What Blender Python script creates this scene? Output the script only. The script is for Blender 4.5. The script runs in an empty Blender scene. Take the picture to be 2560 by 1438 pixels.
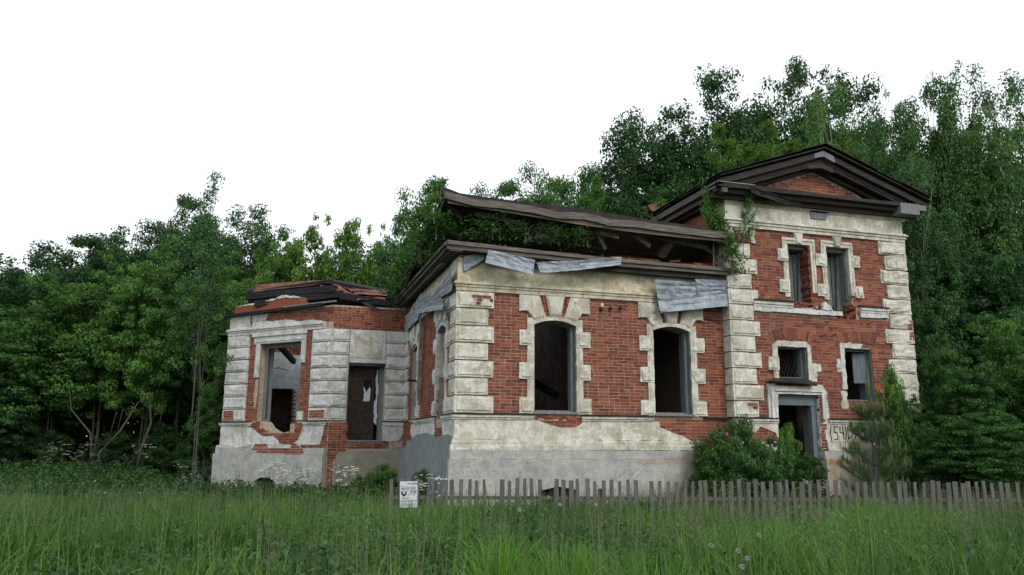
import bpy, bmesh, math, random
import numpy as np
from mathutils import Vector, Matrix
from mathutils.geometry import tessellate_polygon

# ------------------------------------------------------------------ camera
F_PX, PITCH, ROLL, YAW = 1974.06, .197602, .00499, .294275
EYE = np.array([-4.093, -17.855, 1.6])
_cy, _sy = math.cos(YAW), math.sin(YAW)
W = np.array([_sy*math.cos(PITCH), _cy*math.cos(PITCH), math.sin(PITCH)])
RT = np.array([_cy, -_sy, 0.]); UP0 = np.cross(RT, W)
CR = RT*math.cos(ROLL)+UP0*math.sin(ROLL); CU = -RT*math.sin(ROLL)+UP0*math.cos(ROLL)
scene = bpy.context.scene
cam = bpy.data.cameras.new('camera'); camo = bpy.data.objects.new('camera', cam)
scene.collection.objects.link(camo); scene.camera = camo
cam.sensor_width = 36; cam.lens = F_PX/2560*36; cam.clip_end = 2000; cam.clip_start = .1
m = Matrix.Identity(4)
for i in range(3):
    m[i][0], m[i][1], m[i][2], m[i][3] = CR[i], CU[i], -W[i], EYE[i]
camo.matrix_world = m

# ------------------------------------------------------------------ light
SUN_EL, SUN_AZ = math.radians(38), math.radians(165)      # azimuth clockwise from +Y
world = bpy.data.worlds.new("World"); scene.world = world; world.use_nodes = True
nt = world.node_tree; nt.nodes.clear()
sky = nt.nodes.new('ShaderNodeTexSky'); sky.sky_type = 'NISHITA'; sky.sun_disc = False
sky.sun_elevation = SUN_EL; sky.sun_rotation = SUN_AZ; sky.air_density = 1.5; sky.dust_density = 5
hs = nt.nodes.new('ShaderNodeHueSaturation'); hs.inputs['Saturation'].default_value = .35
mx = nt.nodes.new('ShaderNodeMix'); mx.data_type = 'RGBA'; mx.inputs[0].default_value = .82
mx.inputs[7].default_value = (10.6, 11.1, 11.6, 1)               # closed cloud deck
bg = nt.nodes.new('ShaderNodeBackground'); bg.inputs[1].default_value = .125
wo = nt.nodes.new('ShaderNodeOutputWorld')
nt.links.new(sky.outputs[0], hs.inputs['Color']); nt.links.new(hs.outputs[0], mx.inputs[6])
nt.links.new(mx.outputs[2], bg.inputs[0]); nt.links.new(bg.outputs[0], wo.inputs[0])
sun = bpy.data.lights.new('sun', 'SUN'); sun.energy = 1.4; sun.angle = math.radians(22); sun.color = (1, .95, .88)
suno = bpy.data.objects.new('sun', sun); scene.collection.objects.link(suno)
sd = Vector((math.sin(SUN_AZ)*math.cos(SUN_EL), math.cos(SUN_AZ)*math.cos(SUN_EL), math.sin(SUN_EL)))
suno.rotation_euler = sd.to_track_quat('Z', 'Y').to_euler(); suno.location = sd*60
scene.view_settings.view_transform = 'Standard'; scene.view_settings.look = 'None'
scene.view_settings.exposure = 0; scene.view_settings.gamma = 1
scene.render.engine = 'CYCLES'
scene.cycles.max_bounces = 6; scene.cycles.diffuse_bounces = 2; scene.cycles.glossy_bounces = 2
scene.cycles.transmission_bounces = 3; scene.cycles.transparent_max_bounces = 4
scene.cycles.use_denoising = True

# ------------------------------------------------------------------ pixel <-> place (only used to read positions off the survey of the photo)
def ray(x, y): return (W*F_PX + CR*(x-1280) - CU*(y-719))/F_PX
def at(x, y, Y): d = ray(x, y); t = (Y-EYE[1])/d[1]; return EYE+d*t
def atx(x, y, X): d = ray(x, y); t = (X-EYE[0])/d[0]; return EYE+d*t
def atd(x, y, depth): return EYE+ray(x, y)*depth
RNG = random.Random(7); NR = np.random.default_rng(11)

def smooth(a, b, x):
    t = np.clip((x-a)/(b-a), 0, 1); return t*t*(3-2*t)
def wob(x, y, s=1.0):
    return (np.sin(x*1.3*s+.7)*np.cos(y*1.1*s-.4)+np.sin(x*.53*s-y*.71*s+2)+.5*np.sin(x*2.9*s+y*2.3*s))/2.5
def gz(x, y):
    """terrain height"""
    x = np.asarray(x, float); y = np.asarray(y, float)
    dep = (x-EYE[0])*W[0]+(y-EYE[1])*W[1]
    lat = (x-EYE[0])*RT[0]+(y-EYE[1])*RT[1]
    near = .30*(1-smooth(5, 14, dep))
    leftback = .5*smooth(-9.8, -13.5, lat)*smooth(18, 28, dep)
    back = .5*smooth(32, 60, dep)
    return near+leftback+back+.04*wob(x, y, .8)*smooth(300, 60, abs(dep))

# ------------------------------------------------------------------ materials
def new_mat(name):
    mt = bpy.data.materials.new(name); mt.use_nodes = True
    n = mt.node_tree; n.nodes.clear(); return mt, n
def N(n, t, **k):
    o = n.nodes.new(t)
    for a, b in k.items():
        if a.startswith('i_'): o.inputs[int(a[2:])].default_value = b
        else: setattr(o, a, b)
    return o
def ramp(n, src, stops):
    r = n.nodes.new('ShaderNodeValToRGB'); e = r.color_ramp.elements
    while len(e) > 1: e.remove(e[0])
    e[0].position = stops[0][0]; c = stops[0][1]; e[0].color = (*c, 1) if len(c) == 3 else c
    for p, c in stops[1:]:
        q = e.new(p); q.color = (*c, 1) if len(c) == 3 else c
    n.links.new(src, r.inputs[0]); return r.outputs[0]
def noise(n, co, scale, detail=4, rough=.6, vec=(1, 1, 1), off=(0, 0, 0)):
    mp = N(n, 'ShaderNodeMapping'); mp.inputs['Scale'].default_value = vec; mp.inputs['Location'].default_value = off
    n.links.new(co, mp.inputs[0])
    t = N(n, 'ShaderNodeTexNoise'); t.inputs['Scale'].default_value = scale; t.inputs['Detail'].default_value = detail
    t.inputs['Roughness'].default_value = rough; n.links.new(mp.outputs[0], t.inputs['Vector']); return t.outputs['Fac']
def mixc(n, fac, a, b, mode='MIX'):
    x = N(n, 'ShaderNodeMix', data_type='RGBA', blend_type=mode)
    for v, i in ((fac, 0), (a, 6), (b, 7)):
        if isinstance(v, (float, int)): x.inputs[i].default_value = v
        elif isinstance(v, tuple): x.inputs[i].default_value = (*v, 1)
        else: n.links.new(v, x.inputs[i])
    return x.outputs[2]
def lg(c): return (c, c, c)
def finish(n, col, rough=.85, bump=None, bstr=.3, bdist=.01, spec=.3, metal=0):
    p = N(n, 'ShaderNodeBsdfPrincipled'); p.inputs['Roughness'].default_value = rough
    p.inputs['Specular IOR Level'].default_value = spec; p.inputs['Metallic'].default_value = metal
    n.links.new(col, p.inputs['Base Color'])
    if bump is not None:
        b = N(n, 'ShaderNodeBump'); b.inputs['Strength'].default_value = bstr; b.inputs['Distance'].default_value = bdist
        n.links.new(bump, b.inputs['Height']); n.links.new(b.outputs[0], p.inputs['Normal'])
    o = N(n, 'ShaderNodeOutputMaterial'); n.links.new(p.outputs[0], o.inputs[0])

def mat_plaster(name, light, mid, dark, streak=.5, stain=(.33, .29, .20), stain_amt=.4, brick_spots=True, grime=(.16, .15, .12), rust=(), crisp=.8):
    mt, n = new_mat(name); g = N(n, 'ShaderNodeNewGeometry'); co = g.outputs['Position']
    big = noise(n, co, 1.3, 5, .65); med = noise(n, co, 6, 6, .7, off=(3, 1, 7)); fine = noise(n, co, 45, 4, .7)
    st = noise(n, co, 7, 4, .6, vec=(1.2, 1.2, .18))
    c = ramp(n, big, [(.28, dark), (.5, mid), (.68, light)])
    c = mixc(n, ramp(n, noise(n, co, 3.4, 7, .72, off=(6, 2, 5)), [(.47, lg(0)), (.52, lg(crisp))]), c, tuple(min(.68, v*1.22) for v in light))
    c = mixc(n, ramp(n, med, [(.40, lg(0)), (.62, lg(.35))]), c, dark)
    c = mixc(n, ramp(n, st, [(.5, lg(0)), (.72, lg(streak))]), c, stain)
    c = mixc(n, ramp(n, noise(n, co, 2.6, 5, .7, off=(9, 4, 2)), [(.55, lg(0)), (.75, lg(stain_amt))]), c, stain)
    c = mixc(n, ramp(n, noise(n, co, 16, 6, .75, off=(1, 7, 3)), [(.53, lg(0)), (.70, lg(.8))]), c, grime)
    if brick_spots:
        c = mixc(n, ramp(n, noise(n, co, 5.5, 6, .7, off=(5, 5, 5)), [(.665, lg(0)), (.69, lg(1))]), c, (.27, .09, .06))
    if rust:
        sx = N(n, 'ShaderNodeSeparateXYZ'); n.links.new(co, sx.inputs[0])
        def band(out, a, b, w):
            x = N(n, 'ShaderNodeMapRange', interpolation_type='SMOOTHSTEP'); x.inputs[1].default_value = a-w; x.inputs[2].default_value = a; n.links.new(out, x.inputs[0])
            y = N(n, 'ShaderNodeMapRange', interpolation_type='SMOOTHSTEP'); y.inputs[1].default_value = b; y.inputs[2].default_value = b+w; y.inputs[3].default_value = 1; y.inputs[4].default_value = 0; n.links.new(out, y.inputs[0])
            m_ = N(n, 'ShaderNodeMath', operation='MULTIPLY'); n.links.new(x.outputs[0], m_.inputs[0]); n.links.new(y.outputs[0], m_.inputs[1]); return m_.outputs[0]
        for (a, b, w, a2, b2, w2, amt, sc) in rust:
            p1 = band(sx.outputs[0], a, b, w); p2 = band(sx.outputs[2], a2, b2, w2); m1 = N(n, 'ShaderNodeMath', operation='MULTIPLY'); n.links.new(p1, m1.inputs[0]); n.links.new(p2, m1.inputs[1])
            nn = ramp(n, noise(n, co, sc, 5, .7, vec=(1, 1, .5), off=(3, 3, 1)), [(.38, lg(0)), (.6, lg(amt))]); m2 = N(n, 'ShaderNodeMath', operation='MULTIPLY'); n.links.new(m1.outputs[0], m2.inputs[0]); n.links.new(nn, m2.inputs[1])
            c = mixc(n, m2.outputs[0], c, (.30, .155, .055))
    ao = N(n, 'ShaderNodeMath', operation='ADD'); n.links.new(med, ao.inputs[0]); n.links.new(fine, ao.inputs[1])
    finish(n, c, .9, ao.outputs[0], .55, .012, .2); return mt
M = {}
M['plaster'] = mat_plaster('old_white_plaster', (.58, .565, .50), (.475, .455, .385), (.32, .29, .225), streak=.55)
M['plaster_w'] = mat_plaster('whitewashed_plaster', (.58, .60, .57), (.48, .495, .46), (.33, .335, .30), stain_amt=.35)
M['plaster_y'] = mat_plaster('ochre_stained_plaster', (.54, .51, .41), (.45, .41, .30), (.33, .285, .18), stain=(.34, .27, .10), stain_amt=.6, brick_spots=False)
M['plinth'] = mat_plaster('grey_cement_render', (.43, .43, .40), (.33, .335, .315), (.23, .24, .23), streak=.45, stain=(.42, .42, .39), stain_amt=.5, brick_spots=False, crisp=.35, rust=[(4.6, 6.6, .5, 1.2, 1.28, .07, .5, 5), (9.7, 12.6, .3, 1.18, 1.28, .05, .9, 5), (9.8, 10.6, .3, .2, 1.1, .3, .8, 3), (5.4, 7.0, .5, .9, 1.25, .3, .25, 2.5)])
M['plinth_b'] = mat_plaster('blue_grey_cement_render', (.25, .275, .28), (.195, .217, .225), (.145, .163, .17), streak=.4, stain=(.28, .31, .33), stain_amt=.3, brick_spots=False, crisp=.15, rust=[(-.4, .5, .3, .3, 1.1, .3, .0, 3)])
M['plinth_t'] = mat_plaster('tan_cement_render', (.33, .31, .24), (.26, .245, .185), (.19, .18, .14), streak=.4, stain=(.24, .24, .20), stain_amt=.4, brick_spots=False, crisp=.3)
M['plaster_in'] = mat_plaster('blue_white_inner_plaster', (.50, .56, .66), (.42, .48, .58), (.30, .34, .40), stain=(.3, .27, .22), stain_amt=.5, brick_spots=False)

def mat_brick(name, dark=1.0):
    mt, n = new_mat(name); g = N(n, 'ShaderNodeNewGeometry'); co = g.outputs['Position']
    at_ = N(n, 'ShaderNodeAttribute', attribute_name='tint'); oi = N(n, 'ShaderNodeObjectInfo')
    ad = N(n, 'ShaderNodeMath', operation='ADD'); n.links.new(at_.outputs['Fac'], ad.inputs[0]); n.links.new(oi.outputs['Random'], ad.inputs[1])
    fr = N(n, 'ShaderNodeMath', operation='FRACT'); n.links.new(ad.outputs[0], fr.inputs[0])
    c = ramp(n, fr.outputs[0], [(0, (.09*dark, .030*dark, .022*dark)), (.2, (.145*dark, .044*dark, .028*dark)), (.55, (.215*dark, .066*dark, .035*dark)), (.8, (.265*dark, .090*dark, .042*dark)), (.97, (.285*dark, .11*dark, .06*dark)), (1, (.15, .05, .045))])
    c = mixc(n, ramp(n, noise(n, co, 1.1, 4, .6), [(.4, lg(0)), (.65, lg(.35))]), c, (.16*dark, .06*dark, .045*dark))
    c = mixc(n, ramp(n, noise(n, co, 30, 5, .7), [(.4, lg(0)), (.75, lg(.45))]), c, (.13*dark, .045*dark, .035*dark))
    c = mixc(n, ramp(n, noise(n, co, 4, 6, .75, off=(2, 8, 1)), [(.6, lg(0)), (.78, lg(.5))]), c, (.42, .34, .29))
    finish(n, c, .9, noise(n, co, 60, 4, .7), .5, .006, .2); return mt
M['brick'] = mat_brick('red_brick'); M['brick_dark'] = mat_brick('darker_brick', .55)  # second is the same brick, darkened, for back walls and cornice rubble
def mat_simple(name, stops, scale, vec=(1, 1, 1), rough=.85, bstr=.3, bdist=.008, spec=.3, metal=0, detail=5, extra=None, obj=False):
    mt, n = new_mat(name)
    co = N(n, 'ShaderNodeTexCoord').outputs['Object'] if obj else N(n, 'ShaderNodeNewGeometry').outputs['Position']
    a = noise(n, co, scale, detail, .65, vec=vec)
    c = ramp(n, a, stops)
    if extra:
        for sc, ve, lo, hi, amt, colr in extra:
            c = mixc(n, ramp(n, noise(n, co, sc, 5, .7, vec=ve, off=(4, 2, 9)), [(lo, lg(0)), (hi, lg(amt))]), c, colr)
    finish(n, c, rough, a, bstr, bdist, spec, metal); return mt
M['mortar'] = mat_simple('lime_mortar', [(.3, (.20, .145, .11)), (.5, (.34, .27, .21)), (.7, (.45, .38, .31))], 9)
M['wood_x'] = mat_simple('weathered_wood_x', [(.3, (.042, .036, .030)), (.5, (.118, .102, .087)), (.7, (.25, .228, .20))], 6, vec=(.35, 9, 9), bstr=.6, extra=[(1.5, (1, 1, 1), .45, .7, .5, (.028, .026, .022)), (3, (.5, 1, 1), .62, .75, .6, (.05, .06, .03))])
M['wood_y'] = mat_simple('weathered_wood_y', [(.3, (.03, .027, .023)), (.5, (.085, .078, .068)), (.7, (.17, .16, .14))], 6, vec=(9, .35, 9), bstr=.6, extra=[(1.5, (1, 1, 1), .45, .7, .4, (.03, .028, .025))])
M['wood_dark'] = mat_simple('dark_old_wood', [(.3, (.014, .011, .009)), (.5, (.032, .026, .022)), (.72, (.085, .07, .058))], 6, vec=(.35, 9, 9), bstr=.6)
M['wood_attic'] = mat_simple('brown_attic_boards', [(.3, (.09, .068, .053)), (.5, (.21, .165, .13)), (.72, (.38, .31, .25))], 6, vec=(.35, 9, 9), bstr=.6)
M['wood_gable'] = mat_simple('dark_gable_wood', [(.3, (.012, .010, .009)), (.5, (.028, .024, .021)), (.68, (.065, .056, .048)), (.78, (.13, .115, .10))], 6, vec=(.35, 9, 9), bstr=.7)  # near-black wood grain with a few lighter streaks
M['wood_grey'] = mat_simple('grey_picket_wood', [(.25, (.045, .043, .04)), (.5, (.105, .102, .096)), (.75, (.19, .186, .178))], 8, vec=(5, 5, .5), bstr=.6, extra=[(2, (1, 1, 1), .5, .7, .4, (.07, .075, .05))])
M['wood_v'] = mat_simple('grey_painted_wood', [(.3, (.08, .088, .09)), (.5, (.16, .172, .175)), (.7, (.25, .262, .26))], 7, vec=(6, 6, .5), bstr=.5)
M['wood_blue'] = mat_simple('blue_painted_wood', [(.3, (.07, .09, .10)), (.5, (.12, .15, .165)), (.7, (.18, .215, .23))], 7, vec=(6, 6, .5), bstr=.4)
M['char'] = mat_simple('charred_wood', [(.3, (.006, .006, .007)), (.6, (.016, .016, .02)), (.8, (.07, .075, .09))], 5, vec=(.8, .8, 4), bstr=.8, bdist=.02)
M['door'] = mat_simple('brown_door_paint', [(.3, (.022, .016, .012)), (.6, (.05, .038, .028)), (.8, (.08, .062, .05))], 6, vec=(4, 4, .8), bstr=.3)
M['tin'] = mat_simple('blue_grey_sheet_metal', [(.3, (.15, .18, .21)), (.5, (.22, .26, .30)), (.7, (.32, .36, .40))], 4, vec=(1, 1, 1.5), rough=.55, spec=.5, metal=.25, bstr=.25, extra=[(9, (1, 1, .3), .50, .72, .8, (.10, .105, .105)), (4, (1, 1, 1), .56, .68, .75, (.17, .11, .07))])
M['tin_dark'] = mat_simple('dark_sheet_metal', [(.3, (.012, .010, .010)), (.6, (.03, .026, .025)), (.8, (.05, .045, .042))], 6, rough=.6)
M['rust'] = mat_simple('rusty_roof_sheet', [(.3, (.035, .014, .011)), (.5, (.11, .042, .03)), (.72, (.21, .10, .075))], 3.5, rough=.75, bstr=.3, extra=[(8, (1, 1, 1), .55, .75, .6, (.03, .015, .012))])
M['rubble'] = mat_simple('rubble', [(.3, (.12, .05, .04)), (.5, (.26, .17, .13)), (.7, (.45, .40, .34))], 14, bstr=1, bdist=.04)
M['dark_in'] = mat_simple('dark_inner_wall', [(.3, (.03, .024, .02)), (.5, (.07, .055, .045)), (.7, (.13, .11, .09))], 3, extra=[(20, (1, 1, 3), .5, .6, .5, (.08, .03, .024))])  # dark brown mottle for inner walls, floors and backings
M['bark'] = mat_simple('bark', [(.3, (.025, .022, .018)), (.5, (.06, .055, .045)), (.75, (.12, .11, .095))], 8, vec=(3, 3, .6), bstr=.8, bdist=.02, obj=True)
M['bark_grey'] = mat_simple('pale_twig_bark', [(.3, (.09, .085, .07)), (.5, (.17, .16, .135)), (.75, (.26, .25, .22))], 8, vec=(3, 3, .6), bstr=.5, obj=True)
M['bark_twig'] = mat_simple('grey_twig_bark', [(.3, (.05, .046, .04)), (.5, (.10, .095, .085)), (.75, (.17, .165, .15))], 8, vec=(3, 3, .6), bstr=.5, obj=True)
M['bark_birch'] = mat_simple('birch_bark', [(.36, (.05, .05, .045)), (.46, (.30, .30, .28)), (.7, (.45, .45, .42))], 3, vec=(1, 1, 5), bstr=.3, obj=True)
M['ground'] = mat_simple('ground_soil', [(.3, (.012, .018, .008)), (.5, (.025, .035, .014)), (.7, (.045, .05, .022))], 2.5, bstr=.8, bdist=.05)
M['felt'] = mat_simple('bitumen_roof_felt', [(.3, (.010, .008, .008)), (.5, (.022, .018, .017)), (.75, (.05, .042, .04))], 5, rough=.8)
def mat_flat(name, c, rough=.8):
    mt, n = new_mat(name); v = N(n, 'ShaderNodeRGB'); v.outputs[0].default_value = (*c, 1); finish(n, v.outputs[0], rough); return mt
M['paper'] = mat_simple('paper', [(.3, (.46, .48, .52)), (.6, (.60, .61, .64))], 12, rough=.7, bstr=.1)
M['ink'] = mat_flat('ink', (.03, .03, .04)); M['ink_grey'] = mat_flat('grey_ink', (.18, .19, .2))
M['spray'] = mat_flat('black_spray_paint', (.012, .012, .012)); M['chalk'] = mat_flat('chalk_scratch', (.45, .47, .47))
M['hole'] = mat_flat('unlit_depth_black', (.004, .004, .004)); M['flower'] = mat_flat('white_petals', (.62, .66, .58)); M['fluff'] = mat_flat('dandelion_fluff', (.5, .52, .5))  # first: flat black painted for unlit depth in vents, pane and cracks
M['ceramic'] = mat_flat('white_ceramic', (.6, .6, .55), .3)
M['rustbar'] = mat_flat('rusty_iron', (.03, .018, .014))

def mat_leaf(name, dark, light, trans=.28, rough=.55):
    mt, n = new_mat(name)
    a = N(n, 'ShaderNodeAttribute', attribute_name='tint'); oi = N(n, 'ShaderNodeObjectInfo')
    c = ramp(n, a.outputs['Fac'], [(0, dark), (1, light)])
    c = mixc(n, 1.0, c, oi.outputs['Color'], 'MULTIPLY')
    p = N(n, 'ShaderNodeBsdfPrincipled'); p.inputs['Roughness'].default_value = rough; p.inputs['Specular IOR Level'].default_value = .25
    t = N(n, 'ShaderNodeBsdfTranslucent'); n.links.new(c, p.inputs['Base Color'])
    tc = mixc(n, 1.0, c, (1.25, 1.35, .7), 'MULTIPLY'); n.links.new(tc, t.inputs[0])
    ms = N(n, 'ShaderNodeMixShader'); ms.inputs[0].default_value = trans
    n.links.new(p.outputs[0], ms.inputs[1]); n.links.new(t.outputs[0], ms.inputs[2])
    o = N(n, 'ShaderNodeOutputMaterial'); n.links.new(ms.outputs[0], o.inputs[0]); return mt
M['leaf'] = mat_leaf('broad_leaves', (.020, .058, .018), (.100, .200, .055))
M['leaf_birch'] = mat_leaf('birch_leaves', (.03, .078, .026), (.11, .20, .075))
M['leaf_fresh'] = mat_leaf('fresh_leaves', (.05, .115, .022), (.13, .235, .05), .4)
M['grass'] = mat_leaf('grass_blades', (.008, .045, .010), (.125, .245, .045), .25)
M['weed'] = mat_leaf('weed_leaves', (.02, .058, .02), (.075, .15, .05), .3)
M['straw'] = mat_leaf('seed_heads', (.07, .09, .04), (.16, .17, .10), .2)
M['needle'] = mat_leaf('pine_needles', (.035, .07, .028), (.09, .15, .055), .1)
M['candle'] = mat_leaf('pine_candles', (.12, .145, .045), (.17, .19, .07), .1)

# ------------------------------------------------------------------ object helpers
COL = scene.collection
def link(name, me, parent=None, mat=None):
    o = bpy.data.objects.new(name, me); COL.objects.link(o); o.parent = parent
    if mat is not None and me is not None: me.materials.append(mat)
    return o
def tag(o, label=None, cat=None, group=None, kind=None):
    if label: o['label'] = label
    if cat: o['category'] = cat
    if group: o['group'] = group
    if kind: o['kind'] = kind
    return o
def empty(name, loc=(0, 0, 0)):
    o = bpy.data.objects.new(name, None); COL.objects.link(o); o.location = loc; o.empty_display_size = .3; return o

class Fr:
    """wall frame: s along the wall, z up, d out of the wall"""
    def __init__(f, o, x, n): f.o = np.array(o, float); f.x = np.array(x, float); f.n = np.array(n, float)
    def p(f, s, z, d=0.): return tuple(f.o+f.x*s+f.n*d+np.array([0, 0, z]))
FRONT = Fr((0, 0, 0), (1, 0, 0), (0, -1, 0)); SIDE = Fr((0, 0, 0), (0, 1, 0), (-1, 0, 0))
TOW = Fr((0, -.3, 0), (1, 0, 0), (0, -1, 0)); TSIDE = Fr((7.1, 0, 0), (0, 1, 0), (-1, 0, 0)); TRIGHT = Fr((12.75, 0, 0), (0, 1, 0), (1, 0, 0))
R2 = math.sqrt(.5)
BAY = Fr((-2.34, 7.2, 0), (-R2, R2, 0), (-R2, -R2, 0)); DOORW = Fr((0, 7.2, 0), (1, 0, 0), (0, -1, 0))
BACKW = Fr((-5.49, 10.35, 0), (0, 1, 0), (-1, 0, 0))

class MB:
    def __init__(s): s.v = []; s.f = []; s.t = []
    def add(s, vs, fs, tint=0.):
        b = len(s.v); s.v += [tuple(map(float, q)) for q in vs]; s.f += [tuple(b+i for i in f) for f in fs]; s.t += [tint]*len(fs); return s
    def hexa(s, P, tint=0.):
        """8 points: bottom ring 0-3, top ring 4-7"""
        return s.add(P, [(0, 1, 2, 3), (4, 5, 6, 7), (0, 1, 5, 4), (1, 2, 6, 5), (2, 3, 7, 6), (3, 0, 4, 7)], tint)
    def box(s, fr, s0, s1, z0, z1, d0, d1, tint=0.):
        return s.hexa([fr.p(a, b, c) for c in (d0, d1) for a, b in ((s0, z0), (s1, z0), (s1, z1), (s0, z1))], tint)
    def wbox(s, x0, x1, y0, y1, z0, z1, tint=0.):
        return s.hexa([(x0, y0, z0), (x1, y0, z0), (x1, y1, z0), (x0, y1, z0), (x0, y0, z1), (x1, y0, z1), (x1, y1, z1), (x0, y1, z1)], tint)
    def beam(s, a, b, w, h, tint=0., up=(0, 0, 1)):
        a = Vector(a); b = Vector(b); d = (b-a).normalized(); u = Vector(up); sd = d.cross(u)
        if sd.length < 1e-3: sd = d.cross(Vector((1, 0, 0)))
        sd.normalize(); u = sd.cross(d).normalized(); P = []
        for e in (a, b): P += [e-sd*w/2-u*h/2, e+sd*w/2-u*h/2, e+sd*w/2+u*h/2, e-sd*w/2+u*h/2]
        return s.hexa(P, tint)
    def prism(s, fr, poly, d0, d1, holes=(), tint=0.):
        loops = [poly]+list(holes)
        tris = tessellate_polygon([[Vector((a, b, 0)) for a, b in L] for L in loops])
        pts = [q for L in loops for q in L]; n = len(pts)
        vs = [fr.p(a, b, d1) for a, b in pts]+[fr.p(a, b, d0) for a, b in pts]
        fs = [tuple(t) for t in tris]+[tuple(i+n for i in reversed(t)) for t in tris]
        k = 0
        for L in loops:
            c = len(L)
            for i in range(c): fs.append((k+i, k+(i+1) % c, n+k+(i+1) % c, n+k+i))
            k += c
        return s.add(vs, fs, tint)
    def tube(s, pts, rad, n=6, tint=0.):
        pts = [Vector(p) for p in pts]; V = []; fs = []
        for i, p in enumerate(pts):
            d = (pts[min(i+1, len(pts)-1)]-pts[max(i-1, 0)]).normalized()
            a = d.cross(Vector((0, .3, 1)) if abs(d.z) < .9 else Vector((1, 0, 0))).normalized(); b = d.cross(a)
            for k in range(n):
                t = 2*math.pi*k/n; V.append(p+(a*math.cos(t)+b*math.sin(t))*rad[i])
        for i in range(len(pts)-1):
            for k in range(n): fs.append((i*n+k, i*n+(k+1) % n, (i+1)*n+(k+1) % n, (i+1)*n+k))
        fs.append(tuple(range(n))); fs.append(tuple((len(pts)-1)*n+k for k in range(n)))
        return s.add(V, fs, tint)
    def mesh(s, name, recalc=True, smooth_=False):
        me = bpy.data.meshes.new(name); me.from_pydata(s.v, [], s.f)
        if any(s.t):
            a = me.attributes.new('tint', 'FLOAT', 'FACE'); a.data.foreach_set('value', s.t)
        if recalc:
            bm = bmesh.new(); bm.from_mesh(me); bmesh.ops.recalc_face_normals(bm, faces=bm.faces); bm.to_mesh(me); bm.free()
        if smooth_: me.shade_smooth()
        me.update(); return me
    def build(s, name, mat, parent=None, **k):
        return link(name, s.mesh(name, **k), parent, mat)

def rough(poly, amp=.02, step=.09, seed=0, keep=()):
    r = random.Random(seed); out = []
    n = len(poly)
    for i in range(n):
        a = poly[i]; b = poly[(i+1) % n]; L = math.hypot(b[0]-a[0], b[1]-a[1]); k = max(1, int(L/step)); out.append(a)
        if i in keep: continue
        for j in range(1, k):
            t = j/k+r.uniform(-.3, .3)/k; nx, ny = -(b[1]-a[1])/L, (b[0]-a[0])/L; w = r.gauss(0, amp)
            out.append((a[0]+(b[0]-a[0])*t+nx*w, a[1]+(b[1]-a[1])*t+ny*w))
    return out
def rect(s0, s1, z0, z1): return [(s0, z0), (s1, z0), (s1, z1), (s0, z1)]

# ------------------------------------------------------------------ ground
def build_ground():
    xs = np.concatenate([np.linspace(-250, -32, 10), np.linspace(-30, 40, 110), np.linspace(42, 300, 12)])
    ys = np.concatenate([np.linspace(-120, -24, 8), np.linspace(-22, 50, 110), np.linspace(52, 400, 14)])
    X, Y = np.meshgrid(xs, ys); Z = gz(X, Y)
    v = np.stack([X, Y, Z], -1).reshape(-1, 3).tolist(); w = len(xs)
    f = [(j*w+i, j*w+i+1, (j+1)*w+i+1, (j+1)*w+i) for j in range(len(ys)-1) for i in range(w-1)]
    me = bpy.data.meshes.new('ground'); me.from_pydata(v, [], f); me.shade_smooth()
    tag(link('ground', me, None, M['ground']), kind='structure')
build_ground()

# ================================================================== THE RUINED HOUSE
house = tag(empty('ruined_house'), 'derelict single-storey red brick house with two-storey gabled tower and peeling white quoins', 'house')
def P(name, mb, mat, parent=None, **k): return mb.build(name, M[mat], parent or house, **k)
def B1(name, mat, fr, s0, s1, z0, z1, d0, d1, parent=None):
    return P(name, MB().box(fr, s0, s1, z0, z1, d0, d1), mat, parent)

def arch_poly(cx, hw, z0, zs, za, n=8):
    pts = [(cx-hw, z0), (cx+hw, z0), (cx+hw, zs)]
    for i in range(1, n): 
        t = i/n; pts.append((cx+hw-2*hw*t, zs+(za-zs)*(1-(2*t-1)**2)))
    return pts+[(cx-hw, zs)]

# ---- masonry cores (mortar shows between the bricks)
W1, W2 = (2.405, .54), (5.54, .52)
P('front_wall', MB().prism(FRONT, rect(0, 7.1, 0, 6.22), -.55, 0, [arch_poly(W1[0], W1[1], 2.34, 4.46, 4.58), arch_poly(W2[0], W2[1], 2.34, 4.46, 4.58)]), 'mortar')
P('side_wall', MB().prism(SIDE, rect(.55, 7.75, 0, 6.22), -.55, 0, [arch_poly(1.66, .51, 2.0, 4.46, 4.58), arch_poly(5.55, .5, 2.34, 4.4, 4.5)]), 'mortar')
P('tower_wall', MB().prism(TOW, rect(7.1, 12.75, 0, 8.05), -.55, 0, [rect(8.3, 9.56, .8, 2.93), rect(8.43, 9.32, 3.34, 4.19), rect(10.5, 11.4, 2.8, 4.2),
   rect(8.92, 9.64, 5.25, 6.95), [(10.15, 5.38), (10.45, 4.98), (11.0, 4.98), (11.02, 5.3), (10.9, 5.42), (10.9, 6.96), (10.15, 6.96)]]), 'mortar')
P('gable_wall', MB().prism(TOW, [(7.3, 8.05), (12.55, 8.05), (9.93, 9.2)], -.35, 0), 'mortar')
P('tower_wall', MB().prism(TSIDE, rect(.27, 6, 0, 8.05), -.5, 0), 'mortar')
P('tower_wall', MB().prism(TRIGHT, rect(.27, 6, 0, 8.05), -.5, 0), 'mortar')
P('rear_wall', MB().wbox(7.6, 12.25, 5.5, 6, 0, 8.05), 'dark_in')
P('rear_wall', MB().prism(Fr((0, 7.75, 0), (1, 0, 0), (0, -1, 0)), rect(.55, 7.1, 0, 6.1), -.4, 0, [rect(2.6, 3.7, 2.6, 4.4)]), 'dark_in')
BAYHOLE = [(1.25, 4.84), (1.25, 2.3), (1.5, 2.03), (1.9, 1.93), (2.3, 1.97), (2.65, 2.12), (2.82, 2.3), (3.02, 2.36), (3.02, 4.84)]
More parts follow.
